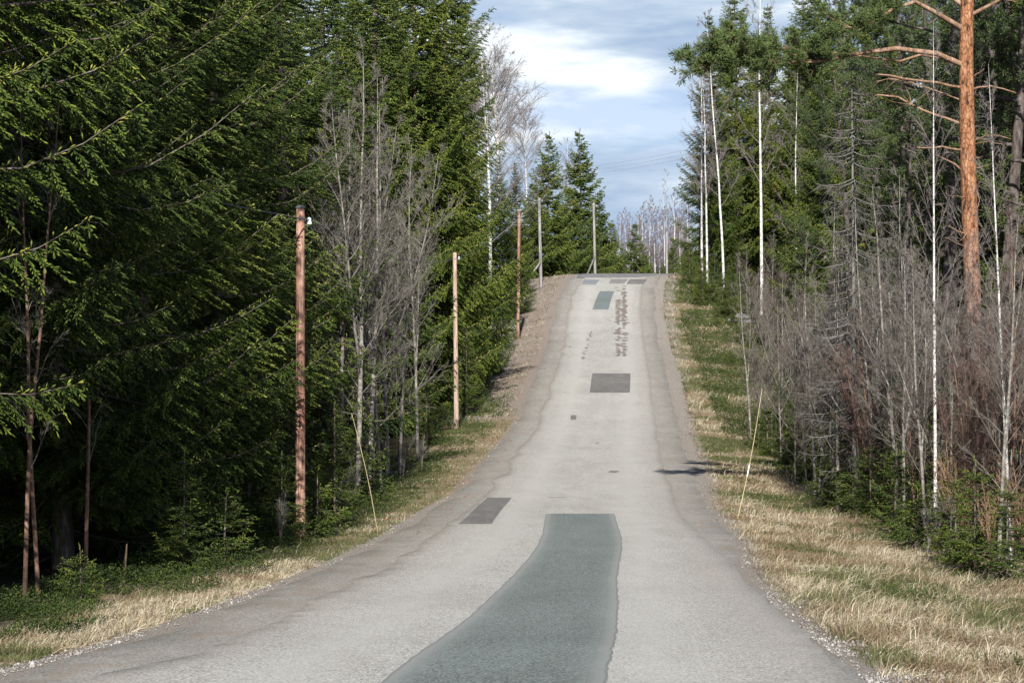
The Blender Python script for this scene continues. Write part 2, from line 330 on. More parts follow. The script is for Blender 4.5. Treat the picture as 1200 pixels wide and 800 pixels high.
zone = np.stack([gravel, greenz, forest, dirtz], -1).reshape(-1, 4)
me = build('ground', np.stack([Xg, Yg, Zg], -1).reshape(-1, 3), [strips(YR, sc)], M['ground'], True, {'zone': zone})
tag(link('ground', me), 'roadside ground of dry grass, moss and forest litter', 'ground', kind='structure')

def ribbon(name, rows, sl, sr, z, m, cols=9, skirt=0.0, extra=None):
    u = np.linspace(0, 1, cols)
    S = sl[:, None] * (1-u) + sr[:, None] * u
    Y = np.repeat(rows[:, None], cols, 1); X = S + cx(Y); Z = CZ - prof(Y) + z
    at = {'s': S.ravel()}
    if skirt:
        X = np.concatenate([X[:, :1], X, X[:, -1:]], 1); Y = np.concatenate([Y[:, :1], Y, Y[:, -1:]], 1)
        Z = np.concatenate([Z[:, :1]-skirt, Z, Z[:, -1:]-skirt], 1); S2 = np.concatenate([S[:, :1], S, S[:, -1:]], 1); at = {'s': S2.ravel()}
        cols += 2
    if extra is not None: at['e'] = np.minimum(S - S[:, :1], S[:, -1:] - S).ravel()
    me = build(name, np.stack([X, Y, Z], -1).reshape(-1, 3), [strips(rows, np.arange(cols))], m, False, at)
    return link(name, me)
R1 = YR[(YR >= -60) & (YR <= 300)]
jag = lambda Y, sd, a: a * ((fbm(Y, Y*0+3, 0.33, sd, 6) - 0.5) * 2 + 0.25*(vnoise(Y, Y*0, 2.0, sd+1) - .5))
lo = 3.35 + 0.12*sstep(60, 120, R1)
tag(ribbon('road_shoulder', R1, -lo + jag(R1, 21, 0.22), RE(R1) + jag(R1, 22, 0.22), 0.0, M['shoulder'], 9, 0.05), 'old cracked brownish asphalt edge of the country road', 'road edge', kind='structure')
R1b = R1
tag(ribbon('road', R1b, -2.5 + jag(R1b, 31, 0.26), np.interp(R1b, [0, 36, 48, 200], [2.78, 2.75, 2.5, 2.5]) + jag(R1b, 37, 0.12), 0.028, M['road'], 15, 0.026), 'worn light grey asphalt country road running over a dip', 'road', kind='structure')

RZ = 0.028
def patch_rows(name, left, right, m, dz, label, edge=None):
    """left/right: lists of (px,py) rims, unprojected onto the road; rows follow the road's own rows"""
    L = sorted(road_pt(*p)[::-1] for p in left); Rr = sorted(road_pt(*p)[::-1] for p in right)
    y0 = max(L[0][0], Rr[0][0]); y1 = min(L[-1][0], Rr[-1][0])
    y0 = (L[0][0] + Rr[0][0]) / 2; y1 = (L[-1][0] + Rr[-1][0]) / 2
    rows = np.unique(np.concatenate([[y0], YR[(YR > y0 + .02) & (YR < y1 - .02)], [y1]]))
    f = lambda q: np.interp(rows, [a for a, _ in q], [b_ for _, b_ in q])
    o = ribbon(name, rows, f(L) + 0.015*(vnoise(rows, rows*0, 3, 5)-.5), f(Rr) + 0.015*(vnoise(rows, rows*0, 3, 9)-.5), RZ + dz, m, 41 if edge else 5, 0, edge)
    # ends follow the exact profile between rows: lift with linear interpolation of the road rows
    v = o.data.vertices
    n = len(rows); k = len(v) // n
    for i in (0, n-1):
        a = YR[YR <= rows[i]][-1]; b_ = YR[YR > rows[i]][0]; tt = (rows[i]-a)/(b_-a)
        z = CZ - (prof(a)*(1-tt) + prof(b_)*tt) + RZ + dz
        for j in range(k): v[i*k+j].co.z = z
    tag(o, label, 'road patch', 'repair patches in the road', kind='structure'); return o
rows = np.unique(np.concatenate([[Zroad(603)], YR[(YR > 8) & (YR < Zroad(603) - .02)]]))
o = ribbon('road_patch', rows, hermite([8, 13, 20, 27, 36, 46, 56], [-.5, -.54, -.57, -.5, -.44, -.50, -.60])(rows) + .03*(vnoise(rows, rows*0, 4, 5)-.5), hermite([8, 13, 27, 40, 56], [.98, .98, 1.06, 1.02, .97])(rows) + .03*(vnoise(rows, rows*0, 4, 9)-.5), RZ + .004, M['teal'], 61, 0, True)
tag(o, 'long blue-green asphalt strip curving down the middle of the near road', 'road patch', 'repair patches in the road', kind='structure')
patch_rows('road_patch', [(694,438),(691,460)], [(739,438),(738,461)], M['grey_patch'], 0.004, 'dark grey square patch halfway up the hill')
patch_rows('road_patch', [(703,341.6),(698,352),(694.5,363)], [(720,341.6),(716,352),(713,363)], M['teal_far'], 0.004, 'blue-green patch just below the crest')
patch_rows('road_patch', [(571,584),(548,606),(537,615)], [(600,584),(585,602),(576,615)], M['grey_patch'], 0.004, 'grey patch at the left road edge beyond the first pole')
patch_rows('road_patch', [(684,328),(682,334)], [(703,328),(698,334)], M['blue_patch'], 0.004, 'bluish patch on the crest, left lane')
patch_rows('road_patch', [(716,327.5),(713.6,332.8)], [(736.5,327.5),(731.2,332.8)], M['grey_patch2'], 0.004, 'grey patch in the centre of the crest')
patch_rows('road_patch', [(738,327.5),(734,333.3)], [(758,327.5),(754,333.3)], M['grey_patch'], 0.004, 'dark grey patch on the crest, right lane')
patch_rows('road_patch', [(669,487),(668.5,492.5)], [(675.5,487),(675,492.5)], M['grey_patch'], 0.004, 'tiny grey patch in the middle of the hill foot')
patch_rows('road_patch', [(642,583.2),(601,583.5)][:1] + [(641.8,584.3)], [(664,583.2),(664,584.3)], M['shoulder'], 0.004, 'thin cross seam before the blue-green strip')
# junction apron at the crest
rows = YR[(YR >= 189) & (YR <= 230)]
tag(ribbon('junction_apron', rows, np.interp(rows, [189, 193, 200, 230], [-3.0, -3.2, -3.4, -3.4]), np.interp(rows, [189, 192, 196, 210, 230], [1.8, 3.0, 4.7, 7.5, 8.0]), 0.036, M['junction'], 9, 0.05), 'darker asphalt of the junction on the crest', 'junction', kind='structure')
# ragged ravelled streaks
rng = np.random.default_rng(3)
V, Fc = [], []
def streak(px, py, wpx):
    s0, Z = road_pt(px, py); wd = wpx * Z / F; ln = rng.uniform(0.5, 1.3); k = 9
    base = len(V)
    ang = np.linspace(0, 2*pi, k, endpoint=False)
    rr = rng.uniform(0.55, 1.0, k)
    for a, q in zip(ang, rr):
        y = Z + ln*0.5*q*sin(a); s = s0 + wd*0.5*q*cos(a)
        a0 = YR[YR <= y][-1]; b0 = YR[YR > y][0]; tt = (y-a0)/(b0-a0)
        V.append((s + float(cx(y)), y, CZ - float(prof(a0)*(1-tt) + prof(b0)*tt) + RZ + 0.009))
    Fc.append(list(range(base, base+k)))
for py in np.arange(337, 418, 1.0):
    dens = 1.0 if 353 < py < 378 else (0.55 if py < 404 else 0.9)
    if py < 352: dens = 0.35
    for c0, ww in ((724.5, 6), (731.5, 6)):
        if rng.random() < dens: streak(c0 + rng.normal()*1.0, py + rng.uniform(-.5, .5), ww*rng.uniform(0.7, 1.8))
for py in np.arange(390, 421, 1.8):
    if rng.random() < 0.8: streak(692 - (py-390)*0.28 + rng.normal()*0.8, py, rng.uniform(2.5, 7))
for px, py, ww in ((719, 553.5, 16), (732, 335.5, 8), (668, 407, 5), (717, 441, 6), (700, 520, 5)): streak(px, py, ww)
me = build('road_wear', np.array(V), [np.array(Fc)], M['wear'], False, {'s': np.zeros(len(V))})
tag(link('road_wear', me), 'ragged brown ravelled streaks in the wheel tracks uphill', 'road wear', kind='structure')

# ------------------------------------------------------------------ geometry kits
def tubes(lines, sides=4):
    """lines: list of (pts(n,3), radii(n)). Returns V, quads."""
    Vs, Fs, b0 = [], [], 0
    ang = np.linspace(0, 2*pi, sides, endpoint=False); ca, sa = np.cos(ang), np.sin(ang)
    byn = {}
    for p, r_ in lines: byn.setdefault(len(p), []).append((p, r_))
    for n, L in byn.items():
        Pn = np.array([p for p, _ in L], float); Rn = np.array([r_ for _, r_ in L], float)
        T = np.gradient(Pn, axis=1); T = norm(T)
        up = np.where(np.abs(T[..., 2:3]) > 0.9, np.array([1., 0, 0]), np.array([0., 0, 1.]))
        up[:] = up[:, :1]
        A = norm(np.cross(T, up)); B = np.cross(T, A)
        ring = Pn[:, :, None, :] + Rn[:, :, None, None] * (ca[None, None, :, None]*A[:, :, None, :] + sa[None, None, :, None]*B[:, :, None, :])
        Vs.append(ring.reshape(-1, 3)); m_ = len(L)
        i = (np.arange(m_)[:, None, None]*n + np.arange(n-1)[None, :, None])*sides; j = np.arange(sides)[None, None, :]; j2 = (j+1) % sides
        q = np.stack([i+j, i+j2, i+sides+j2, i+sides+j], -1).reshape(-1, 4) + b0
        Fs.append(q); b0 += m_*n*sides
    return np.concatenate(Vs), np.concatenate(Fs)
def merge(parts):
    """parts: (V, F) pairs with equal face size"""
    Vs, Fs, b = [], [], 0
    for v, f in parts:
        Vs.append(v); Fs.append(f + b); b += len(v)
    return np.concatenate(Vs), np.concatenate(Fs)
def shoots(B, D, L, W, tone, rng, hi=True):
    """elongated needle-clad shoots: base, ring, tip"""
    n = len(B); D = norm(D); up = np.where(np.abs(D[:, 2:3]) > 0.9, [[1., 0, 0]], [[0., 0, 1.]])
    A = norm(np.cross(D, up)); Bn = np.cross(D, A); ph = rng.random(n)[:, None]*6.28
    pts = [B]
    for k in range(3):
        a = ph + k*2.0944
        pts.append(B + D*(L*(0.72 if hi else 0.9))[:, None] + W[:, None]*(np.cos(a)*A + np.sin(a)*Bn))
    if hi: pts.append(B + D*L[:, None])
    k = len(pts); V = np.stack(pts, 1).reshape(-1, 3)
    f = [[0, 2, 1], [0, 3, 2], [0, 1, 3]] + ([[1, 2, 4], [2, 3, 4], [3, 1, 4]] if hi else [[1, 2, 3]])
    Fa = (np.arange(n)[:, None, None]*k + np.array(f)[None]).reshape(-1, 3)
    return V, Fa, np.repeat(tone, k)

def spruce_meshes(seed, H, R, cb, step=0.36, sl=0.13, sw=0.016, dens=1.0, hi=True, top_from=99, gap=0.0, droop=0.35, dead=18, trunk_r=None, top_scale=2.0, prof_pow=0.75, uneven=1.0):
    rng = np.random.default_rng(seed)
    Bs, Ds, Ls, Ws, Ts, wood = [], [], [], [], [], []
    z = cb; Z1 = np.array([0, 0, 1.])
    lean = rng.normal(0, 0.006, 2)
    while z < H - 0.25:
        t_ = (z-cb)/(H-cb); L0 = R*(1-t_)**prof_pow*min(1.0, 0.6+t_*2.5); k = 1.0
        if z > top_from: k = top_scale
        dn = dens/k
        for _ in range(int(rng.integers(5, 10))):
            if rng.random() < gap*(1-t_): continue
            az = rng.random()*2*pi; L = max(0.2, L0*rng.uniform(1-0.42*uneven, 1.0+0.16*uneven)); o_ = np.array([cos(az), sin(az), 0.]); S = np.array([-sin(az), cos(az), 0.])
            el = -0.42 + 1.0*t_**0.8 + rng.normal()*0.09; cv = 0.24*(1-0.6*t_) + rng.normal()*0.05
            z0 = z + rng.normal()*0.08; u = np.linspace(0, 1, 6); bend = rng.normal()*0.12
            pl = o_[None]*(L*u)[:, None] + S[None]*(bend*L*u*u)[:, None] + Z1[None]*(z0 + L*(el*u + cv*u*u - 0.16*np.sin(u*pi)))[:, None]
            pl[:, :2] += lean*z0
            wood.append((pl, (0.004 + 0.0065*L)*(1-0.85*u)))
            na = int(L/.05/k); ua = rng.uniform(.3, 1, na); ba = np.stack([np.interp(ua, u, pl[:, i]) for i in range(3)], 1)
            Bs.append(ba); Ds.append(o_[None]*.7 + rng.normal(0, .45, (na, 3)) + Z1[None]*.35); Ls.append(sl*rng.uniform(.7, 1.1, na)*k**.5); Ws.append(np.full(na, sw*k**.6)); Ts.append(np.clip(.5 + .3*ua + rng.normal(0, .15, na), 0, 1))
            n2 = max(3, int(L/0.095*dn)); uu = np.clip(np.linspace(0.14 if L > 1 else 0.04, 1.0, n2) + rng.normal(0, .008, n2), 0, 1)
            base = np.stack([np.interp(uu, u, pl[:, i]) for i in range(3)], 1)
            T = norm(pl[-1] - pl[0])[None]; sd = np.where(np.arange(n2) % 2 == 0, 1.0, -1.0)[:, None]
            l2 = (0.40*L*(1-uu)**0.75*np.minimum(1, 0.45+uu*1.8) + 0.13)*rng.uniform(0.65, 1.15, n2)
            bt = 0.20 + rng.normal()*.12
            dr = (droop*(0.5 + 0.3*min(L, 3))*rng.uniform(0.5, 1.6, n2))[:, None]
            d2 = norm(T*0.65 + sd*S[None]*rng.uniform(0.45, 1.0, (n2, 1)) - Z1[None]*dr)
            n3 = np.maximum(2, (l2/((0.047 if hi else 0.078)*k)).astype(int))
            idx = np.repeat(np.arange(n2), n3); fr = np.concatenate([np.arange(a)/a for a in n3])
            b3 = base[idx] + d2[idx]*(l2[idx]*fr)[:, None] - Z1[None]*(0.10*l2[idx]*fr*fr)[:, None]
            pp = norm(np.cross(d2[idx], Z1[None] + rng.normal(0, .25, (len(idx), 3))))
            m_ = len(idx)
            for q, (cf, cs) in enumerate(((1.0, 0.0), (0.75, 0.65), (0.75, -0.65))):
                dd = norm(d2[idx]*cf + pp*cs + rng.normal(0, 0.12, (m_, 3)) - Z1[None]*0.12)
                ll = sl*rng.uniform(0.6, 1.15, m_)*(1.25 if q == 0 else 1.0)*(k**0.5)*np.where(q == 0, 1, 1-0.45*fr)
                Bs.append(b3); Ds.append(dd); Ls.append(ll); Ws.append(np.full(m_, sw*(k**0.6))*rng.uniform(.8, 1.25, m_))
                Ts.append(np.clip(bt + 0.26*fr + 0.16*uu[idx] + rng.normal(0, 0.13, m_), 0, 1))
        z += step*rng.uniform(0.8, 1.2)*(1.15 if k > 1 else 1)
    # leader
    ld = 8; Bs.append(np.stack([np.zeros(ld)+lean[0]*H, np.zeros(ld)+lean[1]*H, H-0.4+np.arange(ld)*0.05], 1)); Ds.append(np.tile([0, 0, 1.], (ld, 1)) + rng.normal(0, .35, (ld, 3))*np.array([1, 1, 0])); Ls.append(np.full(ld, .16)); Ws.append(np.full(ld, sw)); Ts.append(np.full(ld, .7))
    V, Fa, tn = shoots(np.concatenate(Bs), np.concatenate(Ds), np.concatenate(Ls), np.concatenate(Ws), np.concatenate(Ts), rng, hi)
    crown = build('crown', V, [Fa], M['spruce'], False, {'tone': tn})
    for _ in range(dead):    # bare lower limbs, grey with lichen
        az = rng.random()*2*pi; z0 = rng.uniform(0.25*cb, max(cb*2.2, 4)); L = rng.uniform(0.5, 1)*R*0.75; u = np.linspace(0, 1, 6)
        pl = np.stack([cos(az)*L*u, sin(az)*L*u, z0 - 0.35*L*u + 0.2*L*u*u + rng.normal(0, .02, 6)], 1); wood.append((pl, 0.014*(1-.7*u)))
        for q in range(int(6*L)):
            v = rng.uniform(.3, 1); b_ = np.array([cos(az)*L*v, sin(az)*L*v, z0 - .35*L*v + .2*L*v*v]); d = norm(np.array([cos(az), sin(az), -.4]) + rng.normal(0, .5, 3)); ll = rng.uniform(.2, .55)
            uu = np.linspace(0, 1, 6); wood.append((b_[None] + d[None]*(ll*uu)[:, None] + rng.normal(0, .01, (6, 3)), 0.005*(1-.6*uu)))
    tr = trunk_r or 0.011*H
    u = np.linspace(0, 1, 14); tl = np.stack([lean[0]*H*u, lean[1]*H*u, H*u*0.99 - 0.3*(1-u)], 1)
    Vt, Ft = tubes([(tl, tr*(1-u)**0.85*(1+0.35*np.exp(-u*40)) + 0.006)], 10)
    Vw, Fw = tubes(wood, 4)
    Vv, Ff = merge([(Vt, Ft), (Vw, Fw)])
    trunk = build('trunk', Vv, [Ff], M['spruce_bark'], True)
    return trunk, crown

def wander(start, d, L, n, rng, wig=0.05, up=0.0, grav=0.0):
    p = np.array(start, float); d = norm(np.array(d, float)); pts = [p.copy()]
    for i in range(n-1):
        d = norm(d + rng.normal(0, wig, 3) + np.array([0, 0, up - grav*i/n])); p = p + d*L/(n-1); pts.append(p.copy())
    return np.array(pts), d
def bare_meshes(seed, H, r0, lo_, nb, bl, ang, twig_m, trunk_m, wig=0.03, sub=9, tw=5, twr=0.0035, forks=0, grav=0.0, lean=(0, 0), up=0.06):
    """leafless tree: trunk mesh and crown-of-twigs mesh"""
    rng = np.random.default_rng(seed)
    tl, _ = wander((0, 0, -0.2), (lean[0], lean[1], 1), H+0.2, 14, rng, wig, 0.04)
    u = np.linspace(0, 1, 14); trunks = [(tl, r0*(1-u)**0.8 + 0.004)]
    for _ in range(forks):
        k = rng.integers(3, 7); ln = H*(1-k/14)*rng.uniform(.7, .95); f, _ = wander(tl[k], norm(np.array([rng.normal()*.35, rng.normal()*.35, 1.])), ln, 14, rng, wig, .04); trunks.append((f, r0*(1-k/14)*.7*(1-u)**.8+.004))
    limbs, twigs = [], []
    for (tp, tr) in trunks:
        for i in range(nb):
            v = lo_ + (1-lo_)*(i+rng.random())/nb; k = v*13; a = int(min(k, 12)); b_ = tp[a] + (tp[a+1]-tp[a])*(k-a)
            az = i*2.4 + rng.normal()*.5; an = ang*rng.uniform(.75, 1.25); d = np.array([cos(az)*sin(an), sin(az)*sin(an), cos(an)])
            L = bl*H*(1.05-v)**0.7*rng.uniform(.6, 1.15)
            lb, _ = wander(b_, d, L, 7, rng, .09, up, grav); rb = max(0.004, 0.30*r0*(1.1-v)); uu = np.linspace(0, 1, 7); limbs.append((lb, rb*(1-.75*uu)+.002))
            for j in range(sub):
                w_ = rng.uniform(.2, 1); k2 = w_*6; a2 = int(min(k2, 5)); b2 = lb[a2] + (lb[a2+1]-lb[a2])*(k2-a2); dd = norm(lb[a2+1]-lb[a2]); d2 = norm(dd + rng.normal(0, .45, 3)); L2 = L*rng.uniform(.2, .5)*(1.15-w_*.6)
                sb, _ = wander(b2, d2, L2, 5, rng, .1, up, grav*1.5); uu = np.linspace(0, 1, 5); twigs.append((sb, (twr*1.5)*(1-.6*uu)))
                for q in range(tw):
                    w3 = rng.uniform(.15, 1); k3 = w3*4; a3 = int(min(k3, 3)); b3 = sb[a3] + (sb[a3+1]-sb[a3])*(k3-a3); d3 = norm(norm(sb[a3+1]-sb[a3]) + rng.normal(0, .5, 3) + np.array([0, 0, -grav*2]))
                    L3 = max(.12, L2*rng.uniform(.25, .55)); tb, _ = wander(b3, d3, L3, 4, rng, .1, up*.5, grav*3); twigs.append((tb, twr*np.array([1, .85, .7, .5])))
    Vv, Ff = tubes(trunks, 8); Vc, Fc_ = tubes(limbs + twigs, 3)
    return build('trunk', Vv, [Ff], trunk_m, True), build('crown', Vc, [Fc_], twig_m, False)

def tuft(B, D, rng, n=11, L=0.13, w_=0.009):
    """pine needle tufts round branch tips"""
    m_ = len(B); Bb = np.repeat(B, n, 0); Dd = norm(np.repeat(norm(D), n, 0)*0.75 + rng.normal(0, .55, (m_*n, 3)))
    return Bb - np.repeat(norm(D), n, 0)*rng.uniform(0, .12, (m_*n, 1)), Dd, L*rng.uniform(.7, 1.15, m_*n), np.full(m_*n, w_), np.clip(rng.normal(.5, .2, m_*n), 0, 1)
def pine_limb(lb, rb, rng, wood, tb, td, spread=0.6, nsub=14, start=0.35, nt=9):
    n = len(lb)
    wood.append((lb, rb))
    L = np.sum(np.linalg.norm(np.diff(lb, axis=0), axis=1))
    for j in range(nsub):
        w0 = start + (1-start)*rng.random(); k = w0*(n-1); a = int(min(k, n-2)); b_ = lb[a] + (lb[a+1]-lb[a])*(k-a)
        d = norm(norm(lb[a+1]-lb[a]) + rng.normal(0, .55, 3)*np.array([1, 1, .6]) + [0, 0, .12]); l_ = spread*rng.uniform(.5, 1.2)
        s_, _ = wander(b_, d, l_, 6, rng, .15, .04); wood.append((s_, np.linspace(.012, .004, 6)))
        for q in range(nt):
            v = rng.uniform(.3, 1); kk = v*5; aa = int(min(kk, 4)); bb = s_[aa] + (s_[aa+1]-s_[aa])*(kk-aa); dd = norm(norm(s_[aa+1]-s_[aa]) + rng.normal(0, .5, 3) + [0, 0, .15]); e = bb + dd*rng.uniform(.08, .28)
            wood.append((np.linspace(bb, e, 4), np.full(4, .003))); tb.append(e); td.append(dd)
def pine_meshes(seed, H, r0, lo_, nl, R, bark_m, nsub=12, nt=9, tn_=11, tw=0.009, dead=10):
    rng = np.random.default_rng(seed); tl, _ = wander((0, 0, -.2), (rng.normal()*.03, rng.normal()*.03, 1), H+.2, 14, rng, .012, .05); u = np.linspace(0, 1, 14)
    wood, tb, td = [], [], []
    for i in range(nl):
        v = lo_ + (1-lo_)*(i+.5)/nl; k = v*13; a = int(min(k, 12)); b_ = tl[a] + (tl[a+1]-tl[a])*(k-a); az = i*2.4+rng.normal()*.4
        q = (v-lo_)/(1-lo_); L = R*(0.75+.5*sin(q*pi))*(1-q*.55)*rng.uniform(.7, 1.15); d = np.array([cos(az), sin(az), -0.05+.7*q])
        lb, _ = wander(b_, d, L, 8, rng, .12, .06); pine_limb(lb, np.linspace(.016*L+.012, .008, 8), rng, wood, tb, td, .28*R, nsub, .3, nt)
    for i in range(dead):
        v = rng.uniform(.15, lo_*1.05); k = v*13; a = int(k); b_ = tl[a] + (tl[a+1]-tl[a])*(k-a); az = rng.random()*6.28
        lb, _ = wander(b_, (cos(az), sin(az), rng.uniform(-.2, .3)), rng.uniform(.3, 1.6), 8, rng, .12, 0); wood.append((lb, np.linspace(.018, .006, 8)))
    Vt, Ft = tubes([(tl, r0*(1-u*.8)+.01)], 12); Vw, Fw = tubes(wood, 4); Vv, Ff = merge([(Vt, Ft), (Vw, Fw)])
    V, Fa, tn = shoots(*tuft(np.array(tb), np.array(td), rng, tn_, .14, tw), rng, False)
    return build('trunk', Vv, [Ff], bark_m, True), build('crown', V, [Fa], M['pine'], False, {'tone': tn})

# ------------------------------------------------------------------ tree prototypes (mesh data shared by the copies)
SPN = [spruce_meshes(101, 21, 3.9, 0.9, 0.46, .125, .0108, 1.1, True, 12.5, .16, .26, 10, .14),
       spruce_meshes(102, 20, 3.6, 0.5, 0.44, .125, .0108, 1.1, True, 12.5, .13, .22, 20, .15),
       spruce_meshes(103, 22, 4.1, 3.4, 0.46, .13, .011, 1.08, True, 12.5, .18, .30, 8, .12)]
SPF = [spruce_meshes(111, 22, 3.9, 0.8, 0.40, .175, .0215, 0.95, False, 99, .05, .32, 6),
       spruce_meshes(112, 20, 3.3, 0.6, 0.38, .17, .021, 0.95, False, 99, .05, .28, 6, prof_pow=.85),
       spruce_meshes(113, 24, 4.4, 1.2, 0.42, .18, .022, 0.9, False, 99, .08, .38, 10, prof_pow=.6)]
SPY = [spruce_meshes(121, 2.6, 1.0, 0.12, 0.20, .10, .0105, 1.15, True, 99, 0, .12, 0, .03, prof_pow=.85),
       spruce_meshes(122, 4.2, 1.35, 0.15, 0.26, .105, .011, 1.1, True, 99, .05, .2, 2, .045, prof_pow=.85),
       spruce_meshes(123, 1.3, 0.7, 0.08, 0.15, .09, .010, 1.2, True, 99, 0, .1, 0, .02, prof_pow=.7)]
SPX = [spruce_meshes(131, 11, 3.1, 0.2, 0.34, .20, .028, 0.8, False, 99, .05, .3, 0, prof_pow=.9),
       spruce_meshes(132, 8, 2.7, 0.2, 0.32, .19, .027, 0.8, False, 99, .05, .3, 0, prof_pow=.85, uneven=1.6)]
ALD = [bare_meshes(201, 10.5, .065, .16, 26, .24, .72, M['twig_grey'], M['grey_bark'], .018, 9, 5, .0045, 1),
       bare_meshes(202, 8.5, .05, .18, 22, .25, .68, M['twig_grey'], M['grey_bark'], .02, 7, 4, .0045, 1),
       bare_meshes(203, 7.0, .042, .14, 22, .24, .62, M['twig_purple'], M['grey_bark'], .02, 7, 4, .004, 2)]
BRS = [bare_meshes(211, 5.0, .026, .10, 22, .26, .5, M['twig_red'], M['brown_bark'], .02, 7, 4, .0038, 2),
       bare_meshes(212, 4.2, .022, .08, 20, .28, .5, M['twig_red'], M['brown_bark'], .025, 7, 4, .0038, 2),
       bare_meshes(213, 5.6, .03, .12, 22, .24, .55, M['twig_purple'], M['grey_bark'], .02, 8, 5, .0035, 2)]
BRL = [bare_meshes(214, 6.5, .028, .25, 14, .14, .5, M['twig_grey'], M['brown_bark'], .02, 5, 4, .0035, 0)]
BIR = [bare_meshes(221, 18, .095, .34, 34, .22, .75, M['twig_pale'], M['birch_bark'], .012, 10, 6, .006, 0, .04),
       bare_meshes(222, 16, .078, .30, 30, .21, .7, M['twig_pale'], M['birch_bark'], .015, 9, 6, .006, 0, .04)]
BIF = [bare_meshes(225, 14, .12, .26, 30, .30, .8, M['twig_far'], M['birch_bark'], .015, 10, 6, .012, 0, .04)]
BIT = [bare_meshes(223, 18, .12, .30, 34, .30, .8, M['twig_pale'], M['birch_bark'], .014, 11, 6, .006, 1, .10)]
SHB = [bare_meshes(231, 2.0, .012, .1, 8, .22, .4, M['twig_tan'], M['brown_bark'], .04, 3, 1, .003, 6),
       bare_meshes(232, 1.5, .010, .1, 7, .22, .5, M['twig_grey'], M['grey_bark'], .05, 3, 2, .003, 5)]
PIN = [pine_meshes(301, 17, .19, .45, 18, 3.2, M['pine_bark_dark'], 13, 9, 10, .011),
       pine_meshes(302, 15, .16, .35, 18, 2.8, M['pine_bark_dark'], 13, 9, 10, .011)]

def place(name, proto, X, Y, label, cat, group=None, sc_=1.0, rz=None, dz=0.0, rngp=np.random.default_rng(77), tilt=0.02, h=1.0):
    e = empty(name, (float(X), float(Y), float(gz(X, Y)) + dz), float(rngp.random()*6.28 if rz is None else rz))
    e.rotation_euler[0] = float(rngp.normal()*tilt); e.rotation_euler[1] = float(rngp.normal()*tilt); e.scale = (sc_, sc_, sc_*h)
    tag(e, label, cat, group); link('trunk', proto[0], e); link('crown', proto[1], e); return e
def at(px, Z): return (px - 600) * Z / F, Z
rng = np.random.default_rng(42)

# --- left spruces along the edge
G = 'spruces along the left roadside'
near_l = [(-190, 27, 2, 'huge spruce at the left frame edge with cones in its top branches'),
          (-20, 33, 2, 'broad dark spruce with bare lichen-grey limbs beside the brown saplings'),
          (75, 38.5, 0, 'spruce with low dark boughs left of the lichen-blotched trunk'),
          (168, 44.5, 0, 'tall spruce with a pale lichen-blotched trunk, left of the first pole'),
          (262, 51.5, 1, 'dense green spruce just left of and behind the first pole'),
          (335, 63, 1, 'spruce just right of and behind the first pole'),
          (500, 113, 2, 'very tall spruce behind the second pole'),
          (518, 124, 2, 'tall spruce leaning on the sky at the right end of the left forest'),
          (440, 97, 0, 'tall spruce behind the bare grey alders')]
heros = []
for px, Z, k, lab in near_l:
    X, Y = at(px, Z); heros.append(place('spruce_tree', (SPN if Z < 90 else SPF)[k], X, Y, lab, 'tree', G, rng.uniform(.95, 1.1)))
for px, Z, s_, lab in ((545, 136, .55, 'medium spruce left of the third pole'), (588, 166, .5, 'short spruce tucked behind the third pole'), (548, 122, .4, 'low wide spruce on the bank between the second and third pole'),
                       (606, 180, .45, 'small bushy spruce at the foot of the fourth pole')):
    X, Y = at(px, Z); place('spruce_tree', SPF[0], X, Y, lab, 'tree', G, s_)
G = 'spruces inside the left forest'
for (X, Y) in [(-10.5, 29), (-10.5, 41), (-10, 52), (-12, 88), (-9, 90), (-12.5, 36), (-13, 48), (-10.5, 60), (-10, 68), (-11, 60), (-15, 58), (-10, 72), (-9.2, 80), (-9, 84), (-13, 78), (-17, 70), (-19, 84), (-15, 92), (-9, 96), (-12, 104), (-19, 100), (-24, 92),
               (-8, 108), (-14, 118), (-7, 122), (-21, 115), (-28, 108), (-11, 130), (-6.5, 132), (-18, 132), (-26, 128), (-34, 122), (-8, 143), (-5, 147), (-15, 146), (-24, 144), (-33, 140), (-41, 136), (-5, 160), (-12, 160), (-20, 160), (-30, 158), (-40, 156), (-3, 171), (-9, 176), (-18, 177), (-17, 40), (-20, 55), (-16, 24), (-23, 70), (-9.2, 1), (-12, -4), (-15, 3), (-8.4, -8)]:
    place('spruce_tree', SPF[int(rng.integers(3))] if Y > 70 or X < -12 else SPN[int(rng.integers(3))], X + rng.normal()*.6, Y + rng.normal()*.8, 'tall spruce standing inside the dark forest left of the road', 'tree', G, rng.uniform(.85, 1.1))
# --- spruces by the crest and beyond
G = 'spruces at the crest'
for px, Z, k, s_, lab in [(640, 205, 0, 1.12, 'pointed spruce right behind the fourth pole'), (683, 232, 0, 1.36, 'tallest pointed spruce left of the fifth pole'), (668, 222, 1, 1.1, 'broad spruce between the fourth and fifth pole'),
                          (655, 214, 1, .85, 'low spruce right beside the fourth pole'), (702, 236, 0, .85, 'spruce hiding behind the fifth pole'), (716, 246, 1, .85, 'round-topped spruce just right of the fifth pole'), (742, 262, 1, .95, 'small spruce under the far birches'),
                          (728, 258, 1, .6, 'very low spruce between the fifth pole and the far birches'), (625, 200, 1, 1.0, 'dark spruce left of the fourth pole'), (758, 280, 1, .6, 'low spruce at the foot of the far birches'), (692, 226, 1, .7, 'bushy spruce behind the white brace of the fifth pole')]:
    X, Y = at(px, Z); place('spruce_tree', SPX[k], X, Y, lab, 'tree', G, s_)
G = 'far birches beyond the crest'
